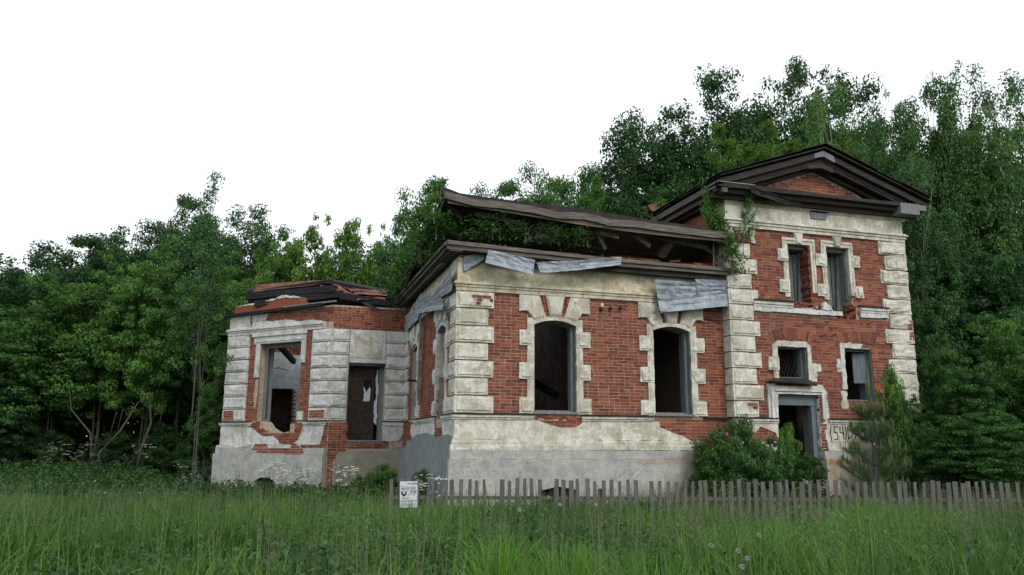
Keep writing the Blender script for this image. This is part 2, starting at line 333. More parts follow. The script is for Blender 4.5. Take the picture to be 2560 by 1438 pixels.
P('bay_wall', MB().prism(BAY, rect(.0, 4.46, 0, 5.92), -.5, 0, [BAYHOLE]), 'mortar')
P('bay_wall', MB().prism(DOORW, rect(-2.34, -.05, 0, 5.92), -.45, 0, [rect(-1.8, -.7, 1.68, 4.1)]), 'mortar')
P('bay_wall', MB().prism(BACKW, rect(.3, 4.5, 0, 5.3), -.4, 0), 'mortar')
# inside the bay: plastered cross wall with a doorway, brick above the plaster line
INB = Fr((0, 12.6, 0), (1, 0, 0), (0, -1, 0))
P('inner_wall', MB().prism(INB, rough(rect(-5.4, .6, 0, 5.75), .05, .3, 5), -.3, 0, [rect(-4.3, -3.3, .9, 3.62)]), 'plaster_in')
ib = MB()
for k in range(14):
    for j in range(22):
        s = -5.3+j*.27+(k % 2)*.13+RNG.uniform(-.01, .01); z = 4.66+k*.078
        if z > 4.9+.12*math.sin(j*1.7)+.1*math.sin(k): ib.box(INB, s, s+.25, z, z+.066, 0, .02, RNG.random())
for k in range(36):
    ib.box(INB, -3.32, -3.17-.08*(k % 2), .95+k*.074, .95+k*.074+.062, -.1, .012, RNG.random())
P('inner_brickwork', ib, 'brick').__setitem__('kind', 'stuff')
P('dark_backing', MB().wbox(-5.4, .4, 13.6, 13.8, 0, 5).wbox(-5.4, -5.2, 12.9, 13.6, 0, 5).wbox(-2.4, -2.2, 12.9, 13.6, 0, 5).wbox(-5.4, -2.2, 12.9, 13.8, 4.2, 4.4), 'dark_in')  # box added behind the doorway so that it reads dark
B1('inner_cornice', 'plaster', INB, -5.3, .4, 5.28, 5.42, 0, .12)
for pts in ([(-3.9, 4.6), (-3.7, 4.35), (-3.5, 4.3), (-3.3, 4.0)], [(-4.0, 4.35), (-3.85, 4.4), (-3.7, 4.33)], [(-3.4, 4.05), (-3.35, 3.9), (-3.2, 3.7)]):
    c = MB()
    for a, b in zip(pts, pts[1:]): c.prism(INB, [a, b, (b[0]+.01, b[1]-.03), (a[0]+.015, a[1]-.02)], .0, .006)
    P('wall_crack', c, 'hole')
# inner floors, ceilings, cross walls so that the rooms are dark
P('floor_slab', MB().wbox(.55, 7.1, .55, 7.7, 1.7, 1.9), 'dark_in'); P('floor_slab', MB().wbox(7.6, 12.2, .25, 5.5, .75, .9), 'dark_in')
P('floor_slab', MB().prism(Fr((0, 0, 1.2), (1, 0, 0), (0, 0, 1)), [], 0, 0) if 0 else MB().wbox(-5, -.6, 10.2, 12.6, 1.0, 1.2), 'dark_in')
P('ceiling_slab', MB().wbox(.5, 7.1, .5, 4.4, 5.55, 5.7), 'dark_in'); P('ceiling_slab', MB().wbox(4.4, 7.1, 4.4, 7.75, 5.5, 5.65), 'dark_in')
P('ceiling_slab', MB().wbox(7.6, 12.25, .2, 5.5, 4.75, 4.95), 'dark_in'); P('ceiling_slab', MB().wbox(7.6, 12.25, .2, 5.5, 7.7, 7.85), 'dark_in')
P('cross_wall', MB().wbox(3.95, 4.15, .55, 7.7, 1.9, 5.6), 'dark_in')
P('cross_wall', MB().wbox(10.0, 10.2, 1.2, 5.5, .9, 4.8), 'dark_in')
fb = MB(); fb.beam((.9, 5.2, 4.9), (3.8, 3.6, 3.0), .2, .22); fb.beam((1.2, 6.5, 3.6), (3.7, 5.5, 2.6), .18, .2)
P('fallen_beam', fb, 'char')

# ---- bricks
BR = []
CO, BH, BL = .0783, .067, .277
def brickfield(fr, s0, s1, z0, z1, d=0., holes=(), keep=None, seed=0, dark=False):
    r = random.Random(seed); k0 = math.floor((z0-2.35)/CO)
    for k in range(k0, int((z1-2.35)/CO)+1):
        z = 2.35+k*CO
        if z < z0-.02 or z+BH > z1+.01: continue
        s = s0-(.14 if k % 2 else 0)+r.uniform(-.02, .02); alt = r.random() < .5
        while s < s1-.03:
            hd = alt if r.random() < .82 else not alt; alt = not alt if r.random() < .55 else alt
            L = .138 if hd else BL
            a, b = max(s, s0), min(s+L-.012, s1); s += L
            zc = z+BH/2; segs = [(a, b)]
            for h in holes:
                if h[2] < zc < h[3]: segs = [q for (p0, p1) in segs for q in ((p0, min(p1, h[0])), (max(p0, h[1]), p1)) if q[1]-q[0] > .03]
            for p0, p1 in segs:
                if p1-p0 < .03 or (keep and not keep((p0+p1)/2, zc)): continue
                BR.append((fr, p0, p1, z+r.uniform(-.002, .002), z+BH+r.uniform(-.002, .002), d-.03, d+r.uniform(.003, .009), r.random(), dark))
def hr(cx, hw, z0=2.3, z1=4.62): return (cx-hw, cx+hw, z0, z1)
brickfield(FRONT, .62, 7.1, 2.35, 5.2, 0, [hr(*W1), hr(*W2)], seed=1)
brickfield(FRONT, .05, 7.0, 1.72, 2.3, .05, [(2.0, 2.9, 2.2, 2.5)], seed=2, keep=lambda s, z: (1.6 < s < 3.3) or s > 4.7)
brickfield(FRONT, 5.7, 7.1, 1.3, 1.74, .06, seed=3)
brickfield(FRONT, -.05, 7.1, 6.22, 6.40, -.08, seed=4, keep=lambda s, z: z < 6.3+.08*math.sin(s*3)+.05*math.sin(s*11))
brickfield(SIDE, .55, 7.05, 2.35, 5.2, 0, [hr(1.66, .51, 2.0), hr(5.55, .5)], seed=5)
brickfield(SIDE, .8, 7.1, 1.72, 2.3, .05, [hr(1.66, .40, 2.05)], seed=6)
brickfield(SIDE, 5.0, 7.1, 5.2, 6.2, 0, seed=60)
TH = [(8.3, 9.56, .8, 2.95), (8.43, 9.32, 3.34, 4.2), (10.5, 11.4, 2.8, 4.21), (8.92, 9.64, 5.2, 6.96), (10.15, 10.9, 5.0, 6.97)]
brickfield(TOW, 7.6, 12.2, 2.35, 5.05, 0, TH, seed=7)
brickfield(TOW, 7.6, 12.2, 5.3, 7.3, 0, TH, seed=8)
brickfield(TOW, 8.85, 11.1, 5.04, 5.36, .03, TH+[(10.4, 11.05, 4.9, 5.4)], seed=81, keep=lambda s, z: z < 5.27+.05*math.sin(s*9))
brickfield(TOW, 7.2, 12.6, 8.32, 9.06, .0, seed=9, keep=lambda s, z: z < 9.05-.345*abs(s-9.93)-.02)
brickfield(TOW, 7.15, 8.3, 1.5, 2.3, .05, seed=10)
brickfield(TSIDE, .0, 5.5, 6.2, 8.0, 0, seed=11)
brickfield(BAY, .5, 3.8, 2.35, 5.2, 0, [(1.25, 3.02, 1.9, 4.85)], seed=12)
brickfield(BAY, 1.2, 3.05, 1.9, 2.4, -.0, seed=121, keep=lambda s, z: z < np.interp(s, [1.25, 1.5, 1.9, 2.3, 2.65, 2.82, 3.02], [2.3, 2.03, 1.93, 1.97, 2.12, 2.3, 2.36])-.02)
brickfield(BAY, .0, 4.4, 1.1, 2.3, .05, [(1.3, 2.8, 1.99, 2.4)], seed=13)
brickfield(BAY, .0, 3.7, 5.36, 5.9, .0, seed=14)
brickfield(DOORW, -2.34, -.0, 5.18, 5.92, .0, seed=15)
brickfield(DOORW, -2.34, -1.75, .15, 2.32, .05, seed=16)
brickfield(DOORW, -1.8, -.5, 1.45, 1.72, .05, seed=17)
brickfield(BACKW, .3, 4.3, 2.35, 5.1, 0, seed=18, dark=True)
brickfield(SIDE, 6.4, 7.15, 1.5, 2.35, .05, seed=19)
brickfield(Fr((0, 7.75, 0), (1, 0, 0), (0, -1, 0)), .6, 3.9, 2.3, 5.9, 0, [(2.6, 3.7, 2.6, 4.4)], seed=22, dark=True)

scored = []
for i, (fr, a, b, z0, z1, d0, d1, t, dk) in enumerate(BR):
    c = np.array(fr.p((a+b)/2, (z0+z1)/2, 0)); dep = float((c-EYE)@W)
    vd = (c-EYE)/np.linalg.norm(c-EYE); fs = abs(float(vd@fr.n)); scored.append(((b-a)*fs/dep**2 if fr is FRONT and b-a > .25 and 2.3 < z0 < 5.1 else -1, i))
scored.sort(reverse=True)
big = {i for sc, i in scored[:300] if sc > 0}
rest = {False: MB(), True: MB()}
unit = {}
for i, (fr, a, b, z0, z1, d0, d1, t, dk) in enumerate(BR):
    if i in big:
        key = round((b-a)/.004)
        if key not in unit:
            L = key*.004; q = MB(); e = .006
            q.hexa([(-L/2, .025, -BH/2), (L/2, .025, -BH/2), (L/2, .025, BH/2), (-L/2, .025, BH/2), (-L/2+e*0, -.012, -BH/2), (L/2, -.012, -BH/2), (L/2, -.012, BH/2), (-L/2, -.012, BH/2)])
            q.hexa([(-L/2, -.012, -BH/2), (L/2, -.012, -BH/2), (L/2, -.012, BH/2), (-L/2, -.012, BH/2), (-L/2+e, -.016, -BH/2+e), (L/2-e, -.016, -BH/2+e), (L/2-e, -.016, BH/2-e), (-L/2+e, -.016, BH/2-e)])
            unit[key] = q.mesh('brick'); unit[key].materials.append(M['brick'])
        o = bpy.data.objects.new('brick', unit[key]); COL.objects.link(o); o.parent = house
        o.location = fr.p((a+b)/2, (z0+z1)/2, d1-.016); o.rotation_euler = (RNG.uniform(-.01, .01), RNG.uniform(-.008, .008), RNG.uniform(-.012, .012))
    else: rest[dk].box(fr, a, b, z0, z1, d0, d1, max(t, .001))
tag(P('brickwork', rest[False], 'brick'), kind='stuff'); tag(P('brickwork', rest[True], 'brick_dark'), kind='stuff')

# ---- plaster trim
def quoin_face(q, fr, s0, s1, z0, z1, d=.06, fld=True):
    """one rusticated face: block body, thin frame and raised field with sloping edges"""
    g = .012; z0 += g; z1 -= .02
    q.box(fr, s0, s1, z0, z1, -.04, d)
    if fld:
        i, j = .045, .065; a, b = (s0+i, s1-i) if s1-s0 > .2 else (s0+.03, s1-.03)
        lo = [fr.p(a, z0+.035, d), fr.p(b, z0+.035, d), fr.p(b, z1-.04, d), fr.p(a, z1-.04, d)]
        hi = [fr.p(a+.018, z0+.055, d+.025), fr.p(b-.018, z0+.055, d+.025), fr.p(b-.018, z1-.058, d+.025), fr.p(a+.018, z1-.058, d+.025)]
        q.hexa(lo+hi)
def corner_quoin(name, frA, a0, a1, frB, b0, b1, z0, z1, mat, d=.06):
    q = MB(); quoin_face(q, frA, a0, a1, z0, z1, d); 
    if frB is not None: quoin_face(q, frB, b0, b1, z0, z1, d-.003)
    o = P('quoin', q, mat)
    return o
def erode(o, amp, seed, sub=.09):
    """chip and wear the arrises of a block"""
    me = o.data; bm = bmesh.new(); bm.from_mesh(me)
    es = [e for e in bm.edges if e.calc_length() > sub*1.6]
    bmesh.ops.subdivide_edges(bm, edges=es, cuts=2, use_grid_fill=True)
    r = random.Random(seed)
    for v in bm.verts:
        v.co += Vector((r.gauss(0, amp*1.7), r.gauss(0, amp*1.4), r.gauss(0, amp*1.7)))
    bm.to_mesh(me); bm.free(); me.update(); return o
QH = (5.18-2.33)/7
def patch(fr, poly, d, seed):
    """bare bricks where the skin has fallen from a block"""
    m_ = MB(); r = random.Random(seed); ss = [p[0] for p in poly]; zs = [p[1] for p in poly]
    def inside(x, y):
        c = False; j = len(poly)-1
        for i in range(len(poly)):
            if (poly[i][1] > y) != (poly[j][1] > y) and x < (poly[j][0]-poly[i][0])*(y-poly[i][1])/(poly[j][1]-poly[i][1]+1e-9)+poly[i][0]: c = not c
            j = i
        return c
    z = min(zs)
    while z < max(zs):
        s = min(ss)-r.uniform(0, .2)
        while s < max(ss):
            L = r.choice((.13, .265)); a = s; b = s+L
            while a < b and not inside(a, z+.03): a += .02
            while b > a and not inside(b, z+.03): b -= .02
            if b-a > .03: m_.box(fr, a, b, z, z+.064, d-.02, d+r.uniform(.004, .009), r.random()+.001)
            s += L+.012
        z += CO
    tag(P('exposed_brick', m_, 'brick'), kind='stuff')
    P('exposed_mortar', MB().prism(fr, rough(poly, .008, .06, seed), d-.03, d+.003), 'mortar')
for k in range(7):
    z0 = 2.33+k*QH; z1 = z0+QH; wide = k % 2 == 0
    d = .06
    q = MB(); quoin_face(q, FRONT, -d, .86 if wide else .72, z0, z1, d); quoin_face(q, SIDE, -d+.004, .68 if wide else .58, z0, z1, d-.003)
    erode(P('quoin', q, 'plaster'), .0028, k)
    q = MB(); quoin_face(q, DOORW, -.66, 0, z0, z1, d); quoin_face(q, SIDE, 6.55 if wide else 6.7, 7.2-d, z0, z1, d-.003); erode(P('quoin', q, 'plaster_w'), .003, k+20)
    q = MB(); quoin_face(q, BAY, -.03, .78, z0, z1, d); quoin_face(q, DOORW, -2.37, -1.84, z0, z1, d-.003); erode(P('quoin', q, 'plaster_w'), .003, k+40)
    q = MB(); quoin_face(q, BAY, 3.52, 4.46+d, z0, z1, d); quoin_face(q, BACKW, 0, .7, z0, z1, d-.003); erode(P('quoin', q, 'plaster_w'), .003, k+60)
    q = MB(); quoin_face(q, BACKW, 3.6, 4.4, z0, z1, d); erode(P('quoin', q, 'plinth'), .003, k+70)
TQ = (7.28-2.33)/12
for k in range(12):
    z0 = 2.33+k*TQ; z1 = z0+TQ; wide = k % 2 == 1; d = .06
    q = MB(); quoin_face(q, TOW, 7.1-d, 7.92 if wide else 7.75, z0, z1, d); quoin_face(q, TSIDE, -.3-d+.004, .3-.05, z0, z1, d-.003, fld=False); erode(P('quoin', q, 'plaster'), .003 if k < 8 else .006, k+80)
    q = MB(); quoin_face(q, TOW, 11.9 if wide else 12.07, 12.75+d, z0, z1, d); quoin_face(q, TRIGHT, -.3-d+.004, .4, z0, z1, d-.003); erode(P('quoin', q, 'plaster'), .007, k+100)
patch(FRONT, [(.28, 5.08), (.42, 4.92), (.40, 4.86), (.52, 4.86), (.58, 5.02), (.72, 5.0), (.8, 4.9), (.84, 5.0), (.7, 5.09), (.5, 5.05)], .088, 1)
patch(BAY, [(3.95, 2.38), (4.45, 2.38), (4.45, 2.66), (4.0, 2.68)], .088, 2)
patch(BAY, [(.12, 2.42), (.72, 2.42), (.72, 2.64), (.1, 2.66)], .088, 3)
patch(TOW, [(7.42, 2.6), (7.7, 2.54), (7.72, 2.68), (7.4, 2.7)], .088, 4)
patch(TOW, [(12.62, 4.85), (12.8, 4.8), (12.8, 5.05), (12.66, 5.05)], .088, 5)
patch(TOW, [(12.64, 4.5), (12.8, 4.5), (12.8, 4.7), (12.66, 4.7)], .088, 6)
patch(TOW, [(7.15, 6.9), (7.8, 6.88), (7.75, 7.2), (7.3, 7.22)], .088, 7)

def mold(fr, s0, s1, prof, mat, name='moulding', ramp_ends=0):
    q = MB()
    for z0, z1, d in prof: q.box(fr, s0-(d if ramp_ends & 1 else 0), s1+(d if ramp_ends & 2 else 0), z0, z1, -.02, d)
    return P(name, q, mat)
ARCH = [(5.18, 5.27, .07), (5.272, 5.33, .095), (5.332, 5.375, .13), (5.377, 5.41, .10)]
mold(FRONT, 0, 7.1, ARCH, 'plaster_y', ramp_ends=1); mold(SIDE, .0, 7.15, [(a+.001, b-.001, d-.002) for a, b, d in ARCH], 'plaster')
mold(BAY, .3, 4.46, ARCH, 'plaster_w', ramp_ends=2)
P('frieze', MB().prism(FRONT, rough(rect(-.04, 7.1, 5.41, 5.98), .004, .3, 3), -.02, .045), 'plaster_y')
P('frieze', MB().prism(SIDE, rough(rect(-.035, 5.0, 5.412, 5.98), .01, .2, 4), -.02, .04), 'plaster')
P('frieze', MB().prism(BAY, rough(rect(3.55, 4.48, 5.41, 5.86), .01, .2, 5), -.02, .05), 'plaster_w')
P('frieze', MB().prism(BAY, rough([(.45, 5.41), (3.5, 5.41), (3.45, 5.6), (3.1, 5.62), (2.6, 5.56), (2.0, 5.60), (1.5, 5.50), (.9, 5.50), (.5, 5.46)], .012, .1, 6), -.02, .04), 'plaster_w')
P('frieze', MB().prism(BAY, rough([(2.9, 5.6), (3.5, 5.62), (3.5, 5.9), (2.7, 5.9)], .02, .1, 7), -.02, .03), 'plaster')
TM = [(7.28, 7.37, .07), (7.372, 7.44, .10), (7.442, 7.48, .14), (7.482, 7.52, .10)]
mold(TOW, 7.1, 12.75, TM, 'plaster', ramp_ends=3); P('frieze', MB().box(TOW, 7.07, 12.78, 7.52, 7.97, -.02, .04), 'plaster')
mold(TRIGHT, -.29, 1, TM, 'plaster'); P('frieze', MB().box(TSIDE, -.33, .12, 7.52, 7.97, -.02, .035), 'plaster')
# capital curve under the tower cornice at the right corner
mold(TOW, 7.05, 12.8, [(7.90, 7.94, .07), (7.942, 7.98, .10)], 'plaster_y', ramp_ends=2)

# window heads: shoulders, keystone, band round the arch, side strips and lugs
def voussoir(poly, fr, mat, d=.085, name='voussoir', seed=0, inset=.035):
    q = MB(); q.prism(fr, poly, -.03, d-.03)
    cx = sum(p[0] for p in poly)/len(poly); cz = sum(p[1] for p in poly)/len(poly)
    k = 1-inset/.3; q.prism(fr, [(cx+(x-cx)*k, cz+(z-cz)*k) for x, z in poly], -.02, d-.012); k -= .08
    q.prism(fr, [(cx+(x-cx)*k, cz+(z-cz)*k) for x, z in poly], -.02, d)
    return P(name, q, mat)
def arched_surround(fr, cx, hw, mats=('plaster', 'plaster'), lugs='both', d=.05, zt=5.175):
    def A(x):
        u = abs(x)/hw; return 4.58-.12*u*u
    L = [(-.91, zt), (-.32, zt), (-.29, 4.76-.0), (-.20, A(.20)+.085), (-.30, A(.3)+.07), (-.53, A(.5)+.055), (-.72, 4.76), (-.91, 4.76)]
    for sg in (1, -1):
        pl = [(cx+sg*a, b) for a, b in L]
        if sg < 0: pl = pl[::-1]
        voussoir([(cx-sg*.91, zt), (cx-sg*.40, zt), (cx-sg*.235, A(.235)+.09), (cx-sg*.52, A(.52)+.07), (cx-sg*.70, 4.77), (cx-sg*.91, 4.77)], fr, mats[0], .08, 'head_shoulder')
    voussoir([(cx-.245, zt), (cx+.245, zt), (cx+.135, 4.67), (cx-.135, 4.67)], fr, mats[0], .10, 'keystone')
    band = [(cx-hw-.0+2*hw*i/12, A(hw-2*hw*i/12)) for i in range(13)]; up = [(cx+(hw+.02)-2*(hw+.02)*i/12, A(hw-2*hw*i/12)+.095) for i in range(13)]
    P('arch_band', MB().prism(fr, band+up, -.3, .055), mats[1])
    for sg in (-1, 1):
        if lugs == 'left' and sg > 0: continue
        x0, x1 = sorted((cx+sg*hw, cx+sg*(hw+.17)))
        q = MB().prism(fr, rough(rect(x0, x1, 2.33, 4.62), .004, .12, int(cx*10)+sg, keep=()), -.03, .045)
        q.box(fr, x0+.05, x1-.05, 2.4, 4.55, .04, .055); P('jamb_strip', q, mats[1])
        x0, x1 = sorted((cx+sg*(hw+.01), cx+sg*.91))
        for z0, z1 in ((3.93, 4.34), (3.14, 3.55), (2.33, 2.73)):
            q = MB(); quoin_face(q, fr, x0, x1, z0, z1, .06); erode(P('jamb_block', q, mats[1]), .003, int(z0*10+cx))
arched_surround(FRONT, *W1); arched_surround(FRONT, *W2)
arched_surround(SIDE, 1.66, .51, ('plaster_w', 'plaster_w')); arched_surround(SIDE, 5.55, .5, ('plaster_w', 'plaster_w'), lugs='left')
# small bricks standing in the gaps of the window heads
for cx in (W1[0], W2[0]):
    for sg in (-1, 1):
        for c in range(2):
            for r_ in range(2):
                q = MB(); x = cx+sg*(.265+c*.055); z = 4.80+r_*.19
                q.hexa([FRONT.p(x-.024, z, 0), FRONT.p(x+.024, z, 0), FRONT.p(x+.024+sg*.03, z+.17, 0), FRONT.p(x-.024+sg*.03, z+.17, 0), FRONT.p(x-.024, z, .035), FRONT.p(x+.024, z, .035), FRONT.p(x+.024+sg*.03, z+.17, .035), FRONT.p(x-.024+sg*.03, z+.17, .035)], RNG.random()); P('brick', q, 'brick')

# timber window frames, reveals and sills
def frame_box(fr, s0, s1, z0, z1, d=-.2, w=.07, th=.12, mat='wood_v', sill=True, head=True):
    f = empty('window_frame'); f.parent = house
    B1('frame_post', mat, fr, s0, s0+w, z0, z1, d-th, d, f); B1('frame_post', mat, fr, s1-w, s1, z0, z1, d-th, d, f)
    if head: B1('frame_head', mat, fr, s0+w, s1-w, z1-w, z1, d-th+.004, d-.004, f)
    if sill: B1('frame_sill', mat, fr, s0+w, s1-w, z0, z0+.05, d-th-.05, d+.004, f)
    return f
for cx, hw in (W1, W2):
    frame_box(FRONT, cx-hw, cx+hw, 2.38, 4.47, d=-.14, w=.075, head=False)
    B1('reveal_plaster', 'wood_blue', FRONT, cx+hw-.012, cx+hw+.01, 2.36, 4.45, -.5, -.02); B1('reveal_plaster', 'plinth', FRONT, cx-hw-.01, cx-hw+.012, 2.36, 4.45, -.5, -.02)
    B1('window_board', 'wood_v', FRONT, cx-hw-.02, cx+hw+.03, 2.335, 2.385, -.45, .10)
B1('reveal_plaster', 'plaster', SIDE, 2.15, 2.17, 3.3, 4.45, -.5, -.01)
frame_box(SIDE, 5.06, 6.04, 2.38, 4.4, d=-.15); B1('reveal_plaster', 'plinth', SIDE, 6.03, 6.06, 2.36, 4.4, -.4, 0)
f = frame_box(BAY, 1.25, 3.02, 2.42, 4.84, d=-.22, w=.12, sill=False, mat='wood_v')
B1('reveal_plaster', 'wood_v', BAY, 2.9, 3.0, 2.3, 4.8, -.48, -.24)
# bay window surround: flat eared architrave, left side longer
q = MB(); q.box(BAY, 1.07, 3.32, 4.84, 5.15, -.02, .05); q.box(BAY, 1.12, 3.25, 4.90, 5.0, .04, .075); q.box(BAY, 1.02, 3.37, 5.08, 5.17, .03, .10)
q.box(BAY, 1.07, 1.24, 4.15, 4.838, -.02, .05); q.box(BAY, 3.03, 3.22, 3.75, 4.838, -.02, .05); q.box(BAY, 3.08, 3.16, 3.8, 4.83, .04, .07); q.box(BAY, 1.12, 1.2, 4.2, 4.83, .04, .07)
P('window_architrave', q, 'plaster_w')
P('render_scar', MB().prism(BAY, rough([(3.04, 3.0), (3.14, 2.6), (3.2, 3.2), (3.16, 3.7), (3.05, 3.7)], .012, .1, 8), -.02, .02), 'mortar')
P('jamb_block', MB().box(BAY, 1.03, 1.26, 2.36, 2.62, -.02, .05), 'plaster_w')

# tower windows
def key_frame(fr, s0, s1, z0, z1, w=.15):
    q = MB(); q.box(fr, s0-w, s1+w, z1, z1+.17, -.25, .045); q.box(fr, s0-w+.04, s1+w-.04, z1+.09, z1+.13, .03, .07)
    q.box(fr, s0-w, s0-.001, z0+.1, z1-.001, -.1, .042); q.box(fr, s1+.001, s1+w, z0+.25, z1-.001, -.1, .042)
    q.box(fr, s0-w+.04, s0-w+.07, z0+.15, z1+.1, .03, .06); q.box(fr, s1+w-.07, s1+w-.04, z0+.3, z1+.1, .03, .06)
    erode(P('window_architrave', q, 'plaster'), .003, int(s0*10))
    c = (s0+s1)/2; voussoir([(c-.14, 7.265), (c+.14, 7.265), (c+.085, z1+.0), (c-.085, z1+.0)], fr, 'plaster', .10, 'keystone')
key_frame(TOW, 8.92, 9.64, 5.4, 6.96); key_frame(TOW, 10.15, 10.88, 5.4, 6.97)
for s0, s1, z0, z1 in ((8.6, 8.91, 6.45, 6.82), (8.6, 8.91, 5.6, 5.98), (9.79, 10.14, 6.4, 6.76), (9.79, 10.14, 5.56, 5.92), (10.98, 11.21, 6.44, 6.79), (11.0, 11.24, 5.58, 5.93)):
    q = MB(); quoin_face(q, TOW, s0, s1, z0, z1, .07); erode(P('jamb_block', q, 'plaster'), .004, int(s0*7))
for (s0, s1, z0, z1) in ((8.92, 9.64, 5.3, 6.95), (10.15, 10.88, 5.2, 6.96)):
    f = empty('window_frame'); f.parent = house
    B1('frame_head', 'wood_v', TOW, s0, s1, z1-.08, z1-.0, -.5, -.15, f)
    B1('frame_post', 'wood_blue', TOW, s1-.05, s1-.005, z0+.35, z1-.1, -.22, -.10, f)
    P('frame_post', MB().hexa([TOW.p(s1-.16, z0+.1, -.42), TOW.p(s1-.02, z0+.1, -.38), TOW.p(s1-.02, z0+.1, -.34), TOW.p(s1-.16, z0+.1, -.38), TOW.p(s1-.05, z1-.1, -.42), TOW.p(s1-.0, z1-.1, -.38), TOW.p(s1-.0, z1-.1, -.34), TOW.p(s1-.05, z1-.1, -.38)]), 'wood_v', f)
    B1('shutter_board', 'wood_v', TOW, s1-.38, s1-.20, z0+.2, z1-.12, -.53, -.50, f)
    B1('shutter_board', 'wood_blue', TOW, s1-.19, s1-.03, z0-.0, z1-.12, -.50, -.47, f)
# bare brick jamb right of window one
q = MB()
for k in range(22):
    z = 5.32+k*CO*.96
    q.box(TOW, 9.60-RNG.uniform(0, .05), 9.78, z, z+.062, -.35, .005+RNG.uniform(0, .02), RNG.random()+.01)
P('broken_jamb', q, 'brick')
# belt course, broken below the windows
def belt(s0, s1, seed, full=True):
    P('belt_course', MB().prism(TOW, rough(rect(s0, s1, 5.06, 5.185), .008, .12, seed), -.02, .085), 'plaster_w')
    if full:
        q = MB(); q.box(TOW, s0, s1, 5.187, 5.25, 0, .10); q.box(TOW, s0, s1, 5.252, 5.33, 0, .13); P('belt_course', q, 'plaster_w')
        P('flashing', MB().hexa([TOW.p(s0, 5.333, 0), TOW.p(s1, 5.333, 0), TOW.p(s1, 5.333, .17), TOW.p(s0, 5.333, .17), TOW.p(s0, 5.41, 0), TOW.p(s1, 5.41, 0), TOW.p(s1, 5.345, .175), TOW.p(s0, 5.345, .175)]), 'tin_dark')
belt(7.76, 8.94, 1); belt(8.945, 10.5, 2, False); belt(11.1, 12.02, 3)
P('belt_lump', MB().prism(TOW, rough([(9.85, 5.19), (10.15, 5.19), (10.12, 5.3), (9.95, 5.42), (9.87, 5.34)], .01, .06, 4), 0, .12), 'plaster_w')
q = MB()
for i in range(46):
    s = RNG.uniform(10.35, 11.08); z = 4.96+RNG.random()**1.5*.42*(.4+.6*(s-10.35)/.7); a = RNG.uniform(-.15, .15); L = RNG.uniform(.1, .25)
    q.beam(TOW.p(s-L/2, z-a*L, -RNG.uniform(.05, .4)), TOW.p(s+L/2, z+a*L, -RNG.uniform(.0, .35)), .12, .06, RNG.random()+.01)
tag(P('brick_rubble', q, 'brick'), kind='stuff')
q = MB()
for i in range(30):
    s = RNG.uniform(8.93, 9.75); z = 5.24+RNG.random()**2*.12; L = RNG.uniform(.1, .25)
    q.beam(TOW.p(s-L/2, z, -RNG.uniform(.0, .3)), TOW.p(s+L/2, z+.02, -RNG.uniform(-.05, .3)), .12, .06, RNG.random()+.01)
tag(P('brick_rubble', q, 'brick'), kind='stuff')
# relieving arches over the lower windows: bricks on end
for cx, hw in ((8.87, .62), (10.95, .60)):
    n = 15; ctr_z = 4.33-1.35; rad = 1.42; a0 = math.asin(hw/1.55)
    P('relieving_arch', MB().prism(TOW, [(cx+rad*math.sin(t), ctr_z+rad*math.cos(t)) for t in np.linspace(-a0, a0, 12)]+[(cx+(rad+.29)*math.sin(t), ctr_z+(rad+.29)*math.cos(t)) for t in np.linspace(a0, -a0, 12)], -.02, .016), 'mortar')
    for i in range(n):
        t = -a0+2*a0*(i+.5)/n; w = a0/n*.86; q = MB()
        for r0, r1 in (((rad, rad+.285),) if i % 2 else ((rad, rad+.135), (rad+.147, rad+.285))):
            P4 = [(cx+r0*math.sin(t-w), ctr_z+r0*math.cos(t-w)), (cx+r0*math.sin(t+w), ctr_z+r0*math.cos(t+w)), (cx+r1*math.sin(t+w), ctr_z+r1*math.cos(t+w)), (cx+r1*math.sin(t-w), ctr_z+r1*math.cos(t-w))]
            q.prism(TOW, P4, 0, .024)
        P('arch_brick', q, 'brick')
# lower window one
q = MB(); q.prism(TOW, rough([(8.27, 4.18), (8.44, 4.32), (9.3, 4.32), (9.44, 4.2), (9.44, 4.17), (8.27, 4.17)], .006, .08, 5), -.15, .05); q.prism(TOW, rough(rect(8.27, 8.42, 3.34, 4.17), .006, .08, 6), -.15, .045)
q.prism(TOW, rough(rect(9.33, 9.45, 3.3, 4.17), .006, .08, 7), -.15, .045); q.prism(TOW, rough(rect(9.4, 9.56, 3.28, 3.75), .015, .08, 9), -.05, .055); P('window_architrave', q, 'plaster')
q = MB(); quoin_face(q, TOW, 8.12, 8.43, 3.53, 3.9, .07); P('jamb_block', q, 'plaster'); P('jamb_block', MB().prism(TOW, rough(rect(9.55, 9.72, 3.55, 3.75), .02, .06, 12), -.02, .03), 'plaster')
frame_box(TOW, 8.43, 9.32, 3.34, 4.19, d=-.16, w=.06); B1('reveal_plaster', 'wood_blue', TOW, 9.3, 9.33, 3.34, 4.18, -.55, -.02)
q = MB()
for i in range(9): q.beam(TOW.p(8.45+i*.1, 3.36, -.4), TOW.p(8.5+i*.1+.25, 4.15, -.4), .012, .012)
for i in range(9): q.beam(TOW.p(8.75+i*.1, 3.36, -.41), TOW.p(8.45+i*.08, 4.15, -.41), .012, .012)
P('window_grille', q, 'rustbar')
